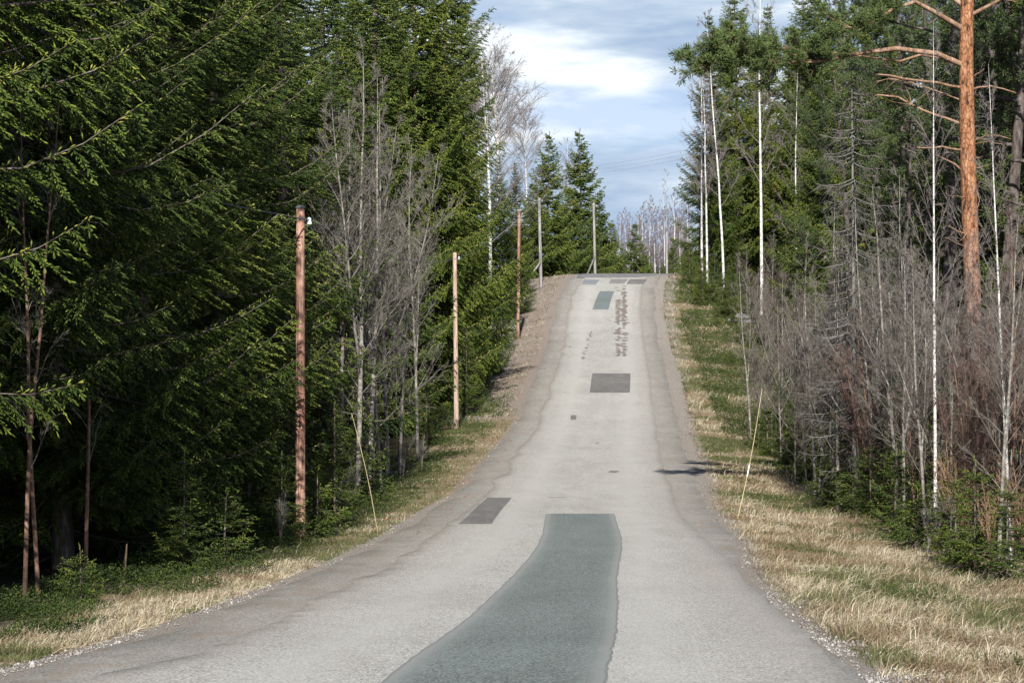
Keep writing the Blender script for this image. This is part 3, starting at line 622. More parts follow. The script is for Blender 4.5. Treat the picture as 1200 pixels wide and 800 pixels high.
for i in range(22):
    px = rng.uniform(700, 830); Z = rng.uniform(275, 345); X, Y = at(px, Z)
    place('spruce_tree', SPX[i % 2], X, Y, 'small green spruce among the far birches beyond the crest', 'tree', 'small spruces among the far birches', rng.uniform(.5, .75))
for i in range(46):
    px = rng.uniform(700, 815); Z = rng.uniform(290, 370); X, Y = at(px, Z)
    place('birch_tree', BIF[0], X, Y, 'pale bare birch in the far row beyond the crest', 'tree', G, rng.uniform(.6, .95))
for i in range(38):
    Z = rng.uniform(370, 430); X, Y = at(rng.uniform(430, 1000), Z)
    place('spruce_tree', SPX[i % 2], X, Y, 'distant spruce on the skyline far beyond the crest', 'tree', 'distant spruces', rng.uniform(.45, .8))
for px, Z, s_, lab in ((772, 300, .8, 'thin bare larch with a pointed top among the far birches'),):
    X, Y = at(px, Z); place('larch_tree', BIR[1], X, Y, lab, 'tree', None, s_, h=1.25)
# --- left bare alders, birches
G = 'bare alders left of the road'
for px, Z, k, s_, lab in [(418, 62, 0, 1.12, 'bare alder with a pale crooked trunk, tallest in the left clump'), (432, 64, 0, 1.08, 'bare pale-trunked alder in the centre of the left clump'), (447, 66, 1, 1.2, 'slender bare alder leaning right in the left clump'),
                          (398, 63, 1, 1.2, 'bare alder at the left side of the clump behind the marker stick'), (468, 74, 1, 1.2, 'bare alder nearest the second pole'), (382, 66, 2, 1.2, 'bare sapling just right of the first pole'), (455, 73, 0, 1.1, 'bare alder half hidden at the back of the left clump'), (490, 83, 1, 1.15, 'bare alder leaning towards the second pole'), (405, 69, 0, 1.15, 'grey alder behind the two pale trunks'), (428, 72, 2, 1.4, 'brown-twigged alder at the back of the left clump')]:
    X, Y = at(px, Z); place('alder_tree', ALD[k], X, Y, lab, 'tree', G, s_)
for px, Z, s_, lab in ((588, 172, 1.15, 'tall bare birch with drooping twigs against the sky, left side'), (618, 215, .95, 'bare birch rising above the fourth pole'), (575, 150, 1.15, 'bare birch in front of the sky beside the tallest left spruce'), (664, 245, .85, 'bare birch between the crest spruces')):
    X, Y = at(px, Z); place('birch_tree', BIT[0], X, Y, lab, 'tree', 'tall birches on the left', s_)
for px, Z, lab in ((28, 30, 'thin brown-barked sapling leading the dark left corner'), (45, 31, 'thin brown sapling right of its twin in the dark left corner'), (100, 35, 'brown sapling deeper in the dark left corner')):
    X, Y = at(px, Z); place('sapling', BRL[0], X, Y, lab, 'sapling', 'brown saplings in the left corner', 1.0)
# --- young spruces left edge
for px, Z, k, s_, lab in [(392, 49, 1, .62, 'young spruce right of the first pole'), (372, 46, 2, 1.0, 'tiny spruce at the foot of the first pole'), (262, 37, 2, .9, 'little spruce left of the first pole'), (215, 36, 0, .7, 'young spruce under the lichen-blotched trunk'), (95, 29, 2, .55, 'flat little spruce at the dark left verge'), (196, 42, 1, .85, 'bright young spruce beneath the lichen-blotched trunk'), (238, 43.5, 1, .75, 'young spruce with spreading boughs midway to the first pole'), (290, 46, 1, .8, 'taller young spruce left behind the first pole'), (140, 39, 1, .6, 'young spruce in the dark gap behind the broken stem'),
                          (545, 108, 1, .9, 'young spruce behind the second pole'), (588, 150, 1, .9, 'young spruce left of the third pole'), (500, 92, 0, 1.0, 'young spruce left of the second pole'), (438, 62, 2, 1.1, 'tiny spruce below the alders'), (574, 132, 0, 1.1, 'young spruce on the upper left bank'), (330, 44, 0, .7, 'young spruce close behind the first pole'), (612, 168, 0, 1.2, 'young spruce below the fourth pole')]:
    X, Y = at(px, Z); place('young_spruce', SPY[k], X, Y, lab, 'young tree', 'young spruces on the left verge', s_)

# --- right side
# hero pine: trunk and limbs traced to real places around x = 9.5 m, y = 50 m
rp = np.random.default_rng(9); PZ = 60.0
bx, by = at(1146, PZ); bz = float(gz(bx, by)); org = np.array([bx, by, bz])
tl = np.array([P(1146, 640, PZ), P(1145, 560, PZ), P(1143, 470, PZ), P(1141, 380, PZ), P(1138, 300, PZ), P(1135, 220, PZ), P(1133, 140, PZ), P(1132, 60, PZ), P(1134, -20, PZ), P(1136, -110, PZ), P(1132, -200, PZ), P(1136, -290, PZ), P(1134, -370, PZ)])
tl[0, 2] = min(bz - 0.3, tl[1, 2] - .3)
rad = 1.0*np.array([.25, .225, .215, .21, .205, .20, .19, .18, .16, .14, .11, .08, .03])
def limb(pts, Z0=0.0, dz=0.0):
    n = len(pts); return np.array([P(x, y, PZ + dz*i/(n-1)) for i, (x, y) in enumerate(pts)])
wood, tb, td = [], [], []
pine_limb(limb([(1132,78),(1098,63),(1050,57),(1010,62),(960,72),(915,74),(870,68),(838,72)], dz=-2.0), np.linspace(.085, .015, 8), rp, wood, tb, td, 1.0, 60, .45, 12)
pine_limb(limb([(1132,78),(1110,69),(1080,64),(1055,72),(1010,66),(950,58),(900,56),(860,58)], dz=1.2), np.linspace(.05, .012, 8), rp, wood, tb, td, 0.75, 24, .62, 10)
pine_limb(limb([(1132,36),(1098,16),(1072,2),(1045,12),(1015,30),(985,34)], dz=-1.5), np.linspace(.08, .015, 6), rp, wood, tb, td, 0.9, 26, .35, 10)
pine_limb(limb([(1133,10),(1090,-22),(1050,-40),(1010,-30),(975,-8)], dz=1.5), np.linspace(.07, .015, 5), rp, wood, tb, td, 1.0, 30, .3, 10)
pine_limb(limb([(1134,20),(1165,4),(1190,-10),(1225,-20)], dz=-1.0), np.linspace(.06, .012, 4), rp, wood, tb, td, 0.9, 16, .3, 9)
for q in range(16):
    y = -40 - q*20; az = q*2.4; b_ = P(1134, y, PZ); lb, _ = wander(b_, (cos(az), sin(az), .1+q*.04), 2.9*(1-q*.035), 8, rp, .12, .05)
    pine_limb(lb, np.linspace(.05, .01, 8), rp, wood, tb, td, 0.8, 12, .3, 8)
for pts, r0, dz in (([(1128,103),(1095,97),(1060,93),(1028,87)], .042, -1), ([(1128,145),(1100,136),(1075,127),(1048,112),(1010,111)], .038, .8), ([(1130,176),(1100,172),(1075,173)], .032, -.5), ([(1130,200),(1112,188),(1098,183)], .034, -.4),
                    ([(1128,118),(1085,102),(1045,92),(1020,96)], .02, 1.0), ([(1140,104),(1165,101),(1190,109)], .03, .5), ([(1140,166),(1160,157),(1185,163)], .018, -.6), ([(1140,170),(1160,165),(1178,171)], .014, -.9), ([(1140,198),(1160,193)], .016, -.4),
                    ([(1142,186),(1152,184)], .02, -.3), ([(1138,232),(1110,229)], .012, -.5), ([(1138,278),(1122,270),(1110,264)], .028, -.5), ([(1138,292),(1120,285),(1108,278)], .016, -.5), ([(1140,212),(1147,230),(1143,262)], .012, -.35), ([(1140,90),(1152,82)], .02, -.3), ([(1141,262),(1133,272),(1126,282)], .014, -.4)):
    lb = limb(pts, dz=dz); k = len(lb); lb = np.stack([np.interp(np.linspace(0, k-1, 8), np.arange(k), lb[:, i]) for i in range(3)], 1) + rp.normal(0, .012, (8, 3)); wood.append((lb, np.linspace(r0, r0*.55, 8)))
    if len(pts) > 3:
        for _ in range(7):
            v = rp.uniform(.3, 1)*7; a = int(min(v, 6)); s_, _ = wander(lb[a], norm(lb[a+1]-lb[a]) + rp.normal(0, .6, 3), rp.uniform(.3, .8), 5, rp, .15); wood.append((s_, np.linspace(.009, .003, 5)))
Vv, Ff = tubes([(tl, rad)], 14); Vw, Fw = tubes(wood, 5)
pe = empty('pine_tree', org); tag(pe, 'big pine with a flaking orange trunk and long bare limbs reaching left', 'tree')
link('trunk', build('trunk', Vv - org, [Ff], M['pine_bark'], True), pe); link('limbs', build('limbs', Vw - org, [Fw], M['limb_bark'], True), pe)
V, Fa, tn = shoots(*tuft(np.array(tb), np.array(td), rp, 26, .16, .009), rp, False)
link('crown', build('crown', V - org, [Fa], M['pine'], False, {'tone': tn}), pe)
for px, Z, k, s_, lab in [(1164, 66, 0, 1.15, 'dark grey-trunked pine directly right of the orange pine'), (1104, 70, 0, 1.1, 'dark-trunked pine directly left of the orange pine'), (1230, 64, 1, 1.1, 'pine at the right frame edge'), (1060, 80, 1, .8, 'low-crowned pine behind the dead grey spruce'), (1183, 74, 1, .85, 'low-crowned pine behind the dark grey-trunked one'), (1012, 96, 0, .85, 'pine with its crown just right of the dead grey spruce'), (1130, 92, 1, .85, 'low-crowned pine far behind the orange pine'), (1210, 76, 0, .8, 'pine filling the upper right corner'), (1086, 84, 1, 1.1, 'thin dark pine behind the left-reaching limbs')]:
    X, Y = at(px, Z); place('pine_tree', PIN[k], X, Y, lab, 'tree', 'pines right of the road', s_, tilt=.01)
G = 'trees inside the right forest'
for (px, Z, kind) in [(1040, 100, 'p'), (1075, 92, 'p'), (1130, 85, 'p'), (1180, 80, 's'), (1010, 122, 's'), (985, 135, 'p'), (960, 150, 's'), (1045, 140, 's'), (1090, 120, 'p'), (1150, 112, 'p'), (1200, 105, 's'), (1020, 160, 's'), (1070, 160, 'p'), (1120, 150, 's'),
                      (1170, 140, 'p'), (1210, 150, 's'), (1240, 120, 'p'), (990, 172, 's'), (1140, 180, 's'), (1090, 185, 's'), (1190, 185, 's'), (1040, 195, 's'), (960, 190, 's'), (1255, 90, 'p'), (1280, 75, 's'), (1240, 180, 's'), (1290, 130, 's'), (1300, 100, 's')]:
    X, Y = at(px + rng.normal()*8, Z + rng.normal()*3)
    if kind == 'p': place('pine_tree', PIN[int(rng.integers(2))], X, Y, 'slim dark-trunked pine inside the forest right of the road', 'tree', G, rng.uniform(.95, 1.2))
    else: place('spruce_tree', SPF[int(rng.integers(3))], X, Y, 'spruce standing inside the forest right of the road', 'tree', 'spruces inside the right forest', rng.uniform(.8, 1.0))
for px, Z, k, s_, lab in [(836, 150, 1, .92, 'dark spruce marking the left end of the right forest'), (868, 156, 0, .98, 'tall spruce between the first white birches'), (905, 160, 1, 1.0, 'spruce behind the middle white birch'), (940, 152, 0, .95, 'spruce behind the fourth white birch'), (858, 176, 2, .75, 'lower spruce far back between the first birches'), (970, 128, 1, .95, 'spruce left of the dead grey spruce'), (885, 172, 0, .85, 'spruce in the back row of the white birches'), (925, 176, 2, .8, 'broad spruce in the back row of the white birches')]:
    Z += 44*(px < 950); X, Y = at(px, Z); place('spruce_tree', SPF[k], X, Y, lab, 'tree', 'spruces behind the white birches', s_*(1.15 if px < 950 else 1))
for px, Z, k, s_, h_, lab in [(823, 146, 0, .80, 1.05, 'leftmost white birch of the right side, twin-stemmed against the sky'), (829, 143, 1, .9, 1.0, 'white birch touching the leftmost one'), (848, 140, 1, 1.0, 1.0, 'thin pale birch between the first and the brightest birch'),
                              (892, 128, 0, .98, 1.1, 'brightest white birch with a tall thin crown above the pine limb'), (933, 132, 0, .85, 1.0, 'white birch right of the brightest one'), (954, 138, 1, .95, 1.0, 'half-hidden birch left of the dead spruce'), (1016, 110, 1, .9, 1.0, 'thin birch behind the dead spruce'), (965, 145, 1, .9, 1.0, 'thin pale birch at the back, near the dead spruce')]:
    q = 1.3 if px < 900 else 1.12; Z *= q; X, Y = at(px, Z); place('birch_tree', BIR[k], X, Y, lab, 'tree', 'white birches right of the road', s_*q, h=h_, tilt=.008)
for px, Z, s_, lab in ((1185, 40, .33, 'slender white birch at the right frame edge'), (1096, 50, .42, 'crooked white birch left of the orange pine'), (1140, 66, .7, 'white birch glimpsed behind the orange pine')):
    X, Y = at(px, Z); place('birch_tree', BIR[0], X, Y, lab, 'tree', 'thin birches among the right thicket', s_, h=1.4)
# dead spruce
def dead_spruce(seed, H, R):
    rng = np.random.default_rng(seed); wood = []
    for i in range(150):
        z = rng.uniform(1.2, H*.98); t_ = z/H; az = rng.random()*6.28; L = R*(1-t_)**.6*rng.uniform(.5, 1.1)+.15; u = np.linspace(0, 1, 7)
        pl = np.stack([cos(az)*L*u, sin(az)*L*u, z + L*(-.55*u + .42*u*u) + .15*L*u*(t_ > .8)], 1) + rng.normal(0, .02, (7, 3))*u[:, None]; wood.append((pl, .016*(1-.8*u)+.002))
        for q in range(int(5+9*L)):
            k = rng.integers(2, 6); d = norm(np.array([cos(az), sin(az), -.9]) + rng.normal(0, .55, 3)); ll = rng.uniform(.12, .45); wood.append((pl[k][None] + d[None]*(ll*u)[:, None] + rng.normal(0, .008, (7, 3)), .005*(1-.6*u)))
    u = np.linspace(0, 1, 12); Vt, Ft = tubes([(np.stack([.1*u, 0*u, H*u-.2], 1), .085*(1-u)**.9+.006)], 8); Vw, Fw = tubes(wood, 3)
    return build('trunk', Vt, [Ft], M['dead_wood'], True), build('crown', Vw, [Fw], M['dead_wood'], False)
DS = dead_spruce(5, 11.4, 1.9); X, Y = at(1003, 60)
place('dead_spruce', DS, X, Y, 'dead grey leafless spruce with drooping twigs left of the orange pine', 'tree', None, 1.0, tilt=.005)
X, Y = at(1090, 88); place('dead_spruce', DS, X, Y, 'second dead grey spruce deep behind the long pine limbs', 'tree', None, 1.05)
# thickets
G = 'bare saplings in the right thicket'
for i in range(40):
    Z = rng.uniform(52, 98); s_off = 6.2 + abs(rng.normal())*2.6; X = float(cx(Z)) + s_off
    px = 600 + X*F/Z
    if px < 880 + max(0, (70-Z))*3: X += 0.8
    place('sapling', ALD[1 + i % 2] if i % 4 else BRS[2], X, Z, 'thin bare grey sapling in the dense thicket right of the road', 'sapling', G, rng.uniform(.7, 1.0), tilt=.05)
for i in range(20):
    Z = rng.uniform(47, 92); X = float(cx(Z)) + rng.uniform(6.3, 8.2)
    place('young_spruce', SPY[int(rng.integers(3))], X, Z, 'small dark spruce under the bare saplings of the right thicket', 'young tree', 'small spruces under the right thicket', rng.uniform(.55, .9))
G = 'red-brown saplings in the right thicket'
for i in range(46):
    Z = rng.uniform(37, 60); X = rng.uniform(max(7.9, float(cx(Z))+6.6), 13.5)
    place('sapling', BRS[int(rng.integers(3))], X, Z, 'red-brown bare birch sapling in the thicket around the orange pine', 'sapling', G, rng.uniform(.8, 1.25), tilt=.05)
for px, Z, k, s_, lab in ((982, 62, 1, .95, 'pale straight sapling at the front of the right thicket'), (1000, 62, 1, .85, 'pale sapling, second in the front of the right thicket'), (955, 66, 2, .95, 'grey sapling at the left front of the right thicket'), (1028, 58, 1, .9, 'grey sapling behind the dark young spruce clump'), (1060, 52, 0, .62, 'tall grey sapling standing before the crooked white birch'), (915, 84, 2, .8, 'bare grey sapling at the far left tip of the right thicket'), (1170, 38, 0, .55, 'whitish sapling beside the slender birch at the right edge'), (1085, 46, 1, .7, 'brownish sapling right behind the spiky young spruce')):
    X, Y = at(px, Z); place('sapling', ALD[k], X, Y, lab, 'sapling', 'front saplings of the right thicket', s_)
for px, Z, k, s_, lab in [(1020, 57, 0, .72, 'dark young spruce at the foot of the right thicket'), (1000, 59, 2, .95, 'low spreading spruce left in the front clump of the right thicket'), (1120, 41, 0, .62, 'wide young spruce in front of the red-brown saplings'), (1142, 38, 0, .72, 'young spruce with a bare yellow leader near the right edge'), (1180, 36, 0, .6, 'young spruce at the right frame edge'),
                          (935, 76, 1, .70, 'dark spruce whose shadow falls on the road edge'), (952, 73, 0, .9, 'young spruce right beside the shadow-casting one'), (1075, 46, 2, .9, 'tiny spruce at the edge of the dry grass'), (960, 90, 1, 1.0, 'young spruce inside the right thicket'), (1050, 66, 1, .9, 'young spruce deep in the right thicket'), (1105, 52, 1, .8, 'young spruce under the orange pine'),
                          (820, 178, 0, 1.2, 'bright young spruce on the crest right of the road'), (838, 172, 1, .95, 'young spruce right of the crest gravel'), (856, 165, 1, .9, 'young spruce among the birch feet'), (808, 186, 0, 1.0, 'low spruce nearest the crest on the right'), (880, 150, 1, 1.0, 'young spruce left of the thicket'), (824, 172, 1, .8, 'bushy young spruce at the feet of the leftmost white birches'), (846, 165, 1, .75, 'young spruce at the foot of the thin pale birch'), (1185, 50, 1, 1.0, 'young spruce behind the slender birch')]:
    X, Y = at(px, Z); place('young_spruce', SPY[k], X, Y, lab, 'young tree', 'young spruces right of the road', s_)
for i in range(16):
    Z = rng.uniform(92, 185); X = float(cx(Z)) + rng.uniform(5.6, 9.5)
    place('young_spruce', SPY[2 if i % 3 else 0], X, Z, 'low green seedling spruce scattered on the upper right bank', 'young tree', 'seedling spruces on the upper right bank', rng.uniform(.5, .95))
for i in range(24):
    Z = rng.uniform(96, 175); X = float(cx(Z)) + rng.uniform(8.6, 13)
    place('sapling', BRS[2] if i % 3 else ALD[2], X, Z, 'bare brush sapling on the upper right bank', 'sapling', 'saplings on the upper right bank', rng.uniform(.4, .85), tilt=.06)
for i in range(16):
    Z = rng.uniform(36, 44); X = rng.uniform(7.4, 9.3)
    place('shoot_bush', SHB[i % 2], X, Z, 'knee-high tan leafless shoots before the young spruces at right', 'bush', 'tan leafless shoots at the right verge', rng.uniform(.6, 1.1), tilt=.12)
for i in range(7):
    Z = rng.uniform(40, 85); X = float(cx(Z)) - rng.uniform(5.0, 6.6)
    place('shoot_bush', SHB[1], X, Z, 'grey leafless shoots at the foot of the left forest', 'bush', 'leafless shoots at the left forest edge', rng.uniform(.5, 1.0), tilt=.12)

# cones on the two nearest spruces
def cone_mesh():
    u = np.linspace(0, 1, 7); r_ = .019*np.sin(np.clip(u*.92+.08, 0, 1)*pi)**.6; r_[0] = .004; r_[-1] = .003
    V_, F_ = tubes([(np.stack([0*u, 0*u, -.13*u], 1), r_)], 7); return build('cone', V_, [F_], M['cone'], True)
CM = cone_mesh()
for e, n in ((heros[0], 24), (heros[2], 16)):
    H = 18
    for i in range(n):
        z = rng.uniform(8.2, 11.5) if e is not heros[4] else rng.uniform(5, 12); rr = 3.2*(1-z/19)**.75*rng.uniform(.8, 1.0); a = -pi/2 + rng.normal()*.8 + .3 - e.rotation_euler[2]
        c_ = link('cone', CM, e); c_.location = (rr*cos(a), rr*sin(a), z - .35*rr); c_.rotation_euler = (rng.normal()*.15, rng.normal()*.15, 0)

# ------------------------------------------------------------------ poles, wires, sticks
def pole(name, px, Z, ytop, r0, mt, label, lean=0.0, insul=1, brace=None, py=None, cap=False):
    X, Y = at(px, Z); z0 = float(gz(X, Y)); top = CZ - (ytop-400)*Z/F; H = top - z0
    e = empty(name, (X, Y, z0)); tag(e, label, 'pole', 'telephone poles on the left')
    u = np.linspace(0, 1, 9); tl_ = np.stack([-lean*H*u, 0*u, -.3 + (H+.3)*u], 1)
    V_, F_ = tubes([(tl_, r0*(1-.22*u))], 16); k = len(V_); tip = np.array([[-lean*H, 0, H+.012]]); V2 = np.concatenate([V_, tip]); cf = [[k-16+j, k-16+(j+1) % 16, k] for j in range(16)]
    link('shaft', build('shaft', V2, [F_, np.array(cf)], mt, True), e)
    tx = -lean*H
    if cap:
        V_, F_ = tubes([(np.array([[tx, 0, H+.015], [tx, 0, H+.035], [tx, 0, H+.06], [tx, 0, H+.075]]), np.array([r0*.95, r0*.95, r0*.6, .002]))], 14); link('cap', build('cap', V_, [F_], M['steel'], True), e)
    for i in range(insul):
        zz = H - .28 - i*.3
        V_, F_ = tubes([(np.array([[tx+r0*.6, 0, zz-.03], [tx+r0+.05, 0, zz-.03], [tx+r0+.07, 0, zz], [tx+r0+.07, 0, zz+.05]]), np.full(4, .010))], 8); br = link('bracket', build('bracket', V_, [F_], M['steel'], True), e)
        V_, F_ = tubes([(np.array([[tx+r0+.07, 0, zz+.0], [tx+r0+.07, 0, zz+.03], [tx+r0+.07, 0, zz+.06], [tx+r0+.07, 0, zz+.075], [tx+r0+.07, 0, zz+.11], [tx+r0+.07, 0, zz+.13]]), np.array([.045, .05, .035, .028, .038, .004]))], 12)
        link('insulator', build('insulator', V_, [F_], M['insulator'], True), e)
    if brace:
        (dx, dy, zt) = brace; a = np.array([tx*.3, -r0-.08, zt]); b_ = np.array([dx, dy - r0 - .08, float(gz(X+dx, Y+dy)) - z0 - .1]); V_, F_ = tubes([(np.linspace(b_, a, 4), np.array([.085, .08, .075, .07]))], 10)
        link('brace', build('brace', V_, [F_], M['pole_grey'] if dx < -1.2 else M['dead_wood'], True), e)
    return np.array([X + tx + r0 + .07, Y, top - .2])
tops = [pole('utility_pole', 352, 44.2, 245, .095, M['pole_red'], 'nearest pole, red-brown with a black cap and shadow blotches', 0, 1, cap=True),
        pole('utility_pole', 535, 101, 296, .105, M['pole_pale'], 'second pole, slim and pale with a reddish foot', .010, 1),
        pole('utility_pole', 607, 155, 247, .11, M['pole_red'], 'third pole, dark reddish, on the left bank of the hill', -.01, 1),
        pole('utility_pole', 634, 184, 232, .13, M['pole_grey'], 'fourth pole, grey, at the crest with a slanting brace', .02, 1, brace=(-1.7, -.6, 1.9)),
        pole('utility_pole', 697.5, 215, 238, .13, M['pole_grey'], 'fifth pole, grey, just behind the crest with a white brace', .02, 1, brace=(-.95, -.6, 2.0)),
        pole('utility_pole', 781.5, 270, 272, .14, M['pole_grey'], 'farthest grey pole in front of the far birches', 0, 0)]
# guy wire guard strip on the first pole
start = np.array([-9.3, 22.0, CZ + 3.1])
for a, b_, lab in [(np.array([-9.9, 26.5, CZ + 3.3]), tops[0], 'black cable sagging from the upper left to the nearest pole'), (tops[0], tops[1], 'thin black cable between the nearest and the second pole'), (tops[1], tops[2], 'thin black cable between the second and the third pole'), (tops[2], tops[3], 'thin black cable between the third and the fourth pole'), (tops[3], tops[4], 'thin black cable between the fourth and the fifth pole')]:
    L = np.linalg.norm(b_-a); u = np.linspace(0, 1, 24); pl = a[None]*(1-u)[:, None] + b_[None]*u[:, None]; pl[:, 2] -= 4*.008*L*u*(1-u)
    V_, F_ = tubes([(pl, np.full(24, .011))], 5); tag(link('overhead_cable', build('overhead_cable', V_ , [F_], M['wire'], True)), lab, 'cable', 'cables along the left poles')
for i in range(3):
    a = P(560, 206 + i*4 - 3, 420); b_ = P(860, 166 + i*5 - 3, 300); u = np.linspace(0, 1, 16); pl = a[None]*(1-u)[:, None] + b_[None]*u[:, None]; pl[:, 2] -= 4*1.2*u*(1-u)
    V_, F_ = tubes([(pl, np.full(16, .028))], 4); tag(link('power_line', build('power_line', V_, [F_], M['wire_far'], True)), ['uppermost', 'middle', 'lowest'][i] + ' of three faint pale power lines crossing the sky', 'cable', 'faint power lines in the sky')
def stick(p0, p1, r_, lab, band=None):
    e = empty('snow_stake', p0); d = p1 - p0; u = np.linspace(0, 1, 8); pl = d[None]*u[:, None]; pl[:, 0] += .04*np.sin(u*pi)
    V_, F_ = tubes([(pl, r_*(1-.4*u))], 8); link('stick', build('stick', V_, [F_], M['stake'], True), e)
    if band:
        q = [pl[0]*(1-v) + pl[-1]*v + np.array([.04*sin(v*pi), 0, 0]) for v in band]; V_, F_ = tubes([(np.array([q[0], (q[0]+q[1])/2, q[1]]), np.full(3, r_+.004))], 8); link('band', build('band', V_, [F_], M['reflect'], True), e)
    tag(e, lab, 'snow stake', 'thin snow stakes at the road edges')
Zs = 47.5; X, Y = at(443, Zs); p0 = np.array([X, Y, float(gz(X, Y)) - .05]); stick(p0, P(412, 484, Zs-.6), .009, 'yellow-tan snow stake leaning left on the left verge')
Zs = 54.0; X, Y = at(864, Zs); p0 = np.array([X, Y, float(gz(X, Y)) - .05]); stick(p0, P(893, 455, Zs+.4), .011, 'tan snow stake with a white band on the right verge', (.33, .42))
# stumps, marker, rocks, leaves
def stub(px, Z, H, r_, lab, m_=None, lean_=0.1):
    X, Y = at(px, Z); u = np.linspace(0, 1, 5); V_, F_ = tubes([(np.stack([lean_*H*u, 0*u, -.1+(H+.1)*u], 1), r_*np.array([1.2, 1, .95, .8, .35]))], 8)
    o = link('broken_stem', build('broken_stem', V_, [F_], m_ or M['cut'], True)); o.location = (X, Y, float(gz(X, Y))); tag(o, lab, 'stump', 'broken stems beside the road')
stub(144, 33.5, .55, .02, 'short broken orange-brown stem in the dark left forest edge')
stub(1114, 41, .28, .022, 'pale splintered stub in the dry grass below the young spruces')
stub(472, 74, .85, .03, 'short grey post at the foot of the left alders', M['dead_wood'])
stub(1090, 60, .8, .025, 'reddish broken stem among the right young spruces', M['brown_bark'])
def rock(px, Z, s_, lab, seed, n=1):
    r_ = np.random.default_rng(seed); X, Y = at(px, Z)
    import bmesh
    bm = bmesh.new(); bmesh.ops.create_icosphere(bm, subdivisions=3, radius=1)
    ax = r_.uniform(.7, 1.2, 3); f = r_.normal(0, 1, (7, 3)); f /= np.linalg.norm(f, axis=1)[:, None]; cut_ = r_.uniform(.6, .9, 7)
    for v in bm.verts:
        p = np.array(v.co)
        for q, c_ in zip(f, cut_):
            dd = p @ q
            if dd > c_: p = p - q*(dd-c_)
        p = p*ax*[1, 1, .6]*s_ + r_.normal(0, .012*s_, 3); v.co = p
    me_ = bpy.data.meshes.new('rock'); bm.to_mesh(me_); bm.free(); me_.materials.append(M['rock']); o = link('rock', me_); o.location = (X, Y, float(gz(X, Y)) + .15*s_); o.rotation_euler[2] = r_.random()*6; tag(o, lab, 'rock', 'rocks beside the road')
for i, (px, Z, s_, lab) in enumerate([(858, 163, .5, 'grey rock at the left of the pile on the upper right bank'), (868, 164, .6, 'largest grey rock of the pile on the upper right bank'), (877, 162, .4, 'small rock at the right of the pile on the upper bank'), (603, 160, .6, 'grey rock beside the third pole'), (783, 54, 0, ''), (905, 38, 0, '')]):
    if s_: rock(px, Z, s_, lab, 60+i)

# ------------------------------------------------------------------ verge cover
def scatter(n, ymin, ymax, fs, rng, power=1.0):
    """positions denser near the camera: px-even along Y"""
    u = rng.random(n); Y = 1/(1/ymin**power*(1-u) + 1/ymax**power*u)**(1/power); s = fs(n, Y); X = s + cx(Y)
    return X, Y, s
def blades(X, Y, hgt, wid, tone, rng, flatness):
    n = len(X); Zb = gz(X, Y); B = np.stack([X, Y, Zb - .01], 1); az = rng.random(n)*6.28
    tilt = flatness; d = np.stack([np.cos(az)*np.sin(tilt), np.sin(az)*np.sin(tilt), np.cos(tilt)], 1)
    side = np.stack([-np.sin(az), np.cos(az), 0*az], 1); rot = rng.random(n)[:, None]*1.2
    side = norm(side + np.cross(d, side)*rot)
    mid = B + d*(hgt*.55)[:, None]; d2 = norm(d + np.stack([np.cos(az)*.5, np.sin(az)*.5, -0.45*np.ones(n)], 1)); tip = mid + d2*(hgt*.5)[:, None]
    tip[:, 2] = np.maximum(tip[:, 2], Zb + .012); w_ = wid[:, None]
    V_ = np.stack([B - side*w_, B + side*w_, mid + side*w_*.8, mid - side*w_*.8, tip], 1).reshape(-1, 3); i = np.arange(n)[:, None]*5
    return V_, (i + np.array([[0, 1, 2, 3]])).reshape(-1, 4), (i + np.array([[3, 2, 4]])).reshape(-1, 3), np.repeat(tone, 5)
def make_blades(name, n, ymin, ymax, fs, label, seed, green_bias, tall=1.0, power=1.0):
    rng = np.random.default_rng(seed); X, Y, s = scatter(n, ymin, ymax, fs, rng, power)
    clump = fbm(X, Y, 1.7, 3, 3); g_ = fbm(X, Y, .35, 11) + 0.3*(fbm(X, Y, 1.1, 6) - .5)
    keep = rng.random(n) < sstep(.28, .5, clump) + .25; X, Y, s, clump, g_ = X[keep], Y[keep], s[keep], clump[keep], g_[keep]; n = len(X)
    isg = rng.random(n) < sstep(.42, .66, g_ + green_bias(X, Y, s))*.8 + .10
    tone = np.where(isg, rng.uniform(0, .30, n), np.clip(rng.normal(.70, .18, n) - .32*sstep(.55, .35, vnoise(X, Y, .9, 2)), .36, 1))
    h_ = rng.uniform(.05, .19, n)*(.25 + 2.6*clump**2)*tall*np.where(isg, .8, 1.15); dist = np.maximum(1, Y/35)
    fl = np.where(isg, rng.uniform(.1, .9, n), rng.uniform(.25, 1.5, n))
    V_, q, tr_, tn_ = blades(X, Y, h_, .0026*dist**.8*rng.uniform(.7, 1.4, n), tone, rng, fl)
    tag(link(name, build(name, V_, [q, tr_], M['grass'], False, {'tone': tn_})), label, 'grass', kind='stuff')
def fs_right(n, Y):
    r_ = np.random.default_rng(1); g0 = RE(Y) + .10 + .25*sstep(55, 80, Y) + .35*sstep(90, 150, Y) + .3*(r_.random(n)**2); return g0 + (r_.random(n)**.9)*(7.2 - g0)
def fs_left(n, Y):
    r_ = np.random.default_rng(2); g0 = 3.62; return -(g0 + (r_.random(n)**1.1)*(5.0 + .9*sstep(45, 80, Y) - g0 - .3*sstep(100, 130, Y)))
make_blades('dry_grass', 190000, 15, 130, fs_right, 'matted straw-coloured grass with green tufts on the right verge', 11, lambda X, Y, s: -.09 + .15*sstep(55, 90, Y) - .12*sstep(6, 7, s), 1.05, .8)
make_blades('dry_grass', 80000, 17, 110, fs_left, 'short dry and green grass on the left verge', 12, lambda X, Y, s: .11 + .07*sstep(4.0, 5, -s), .7, .8)
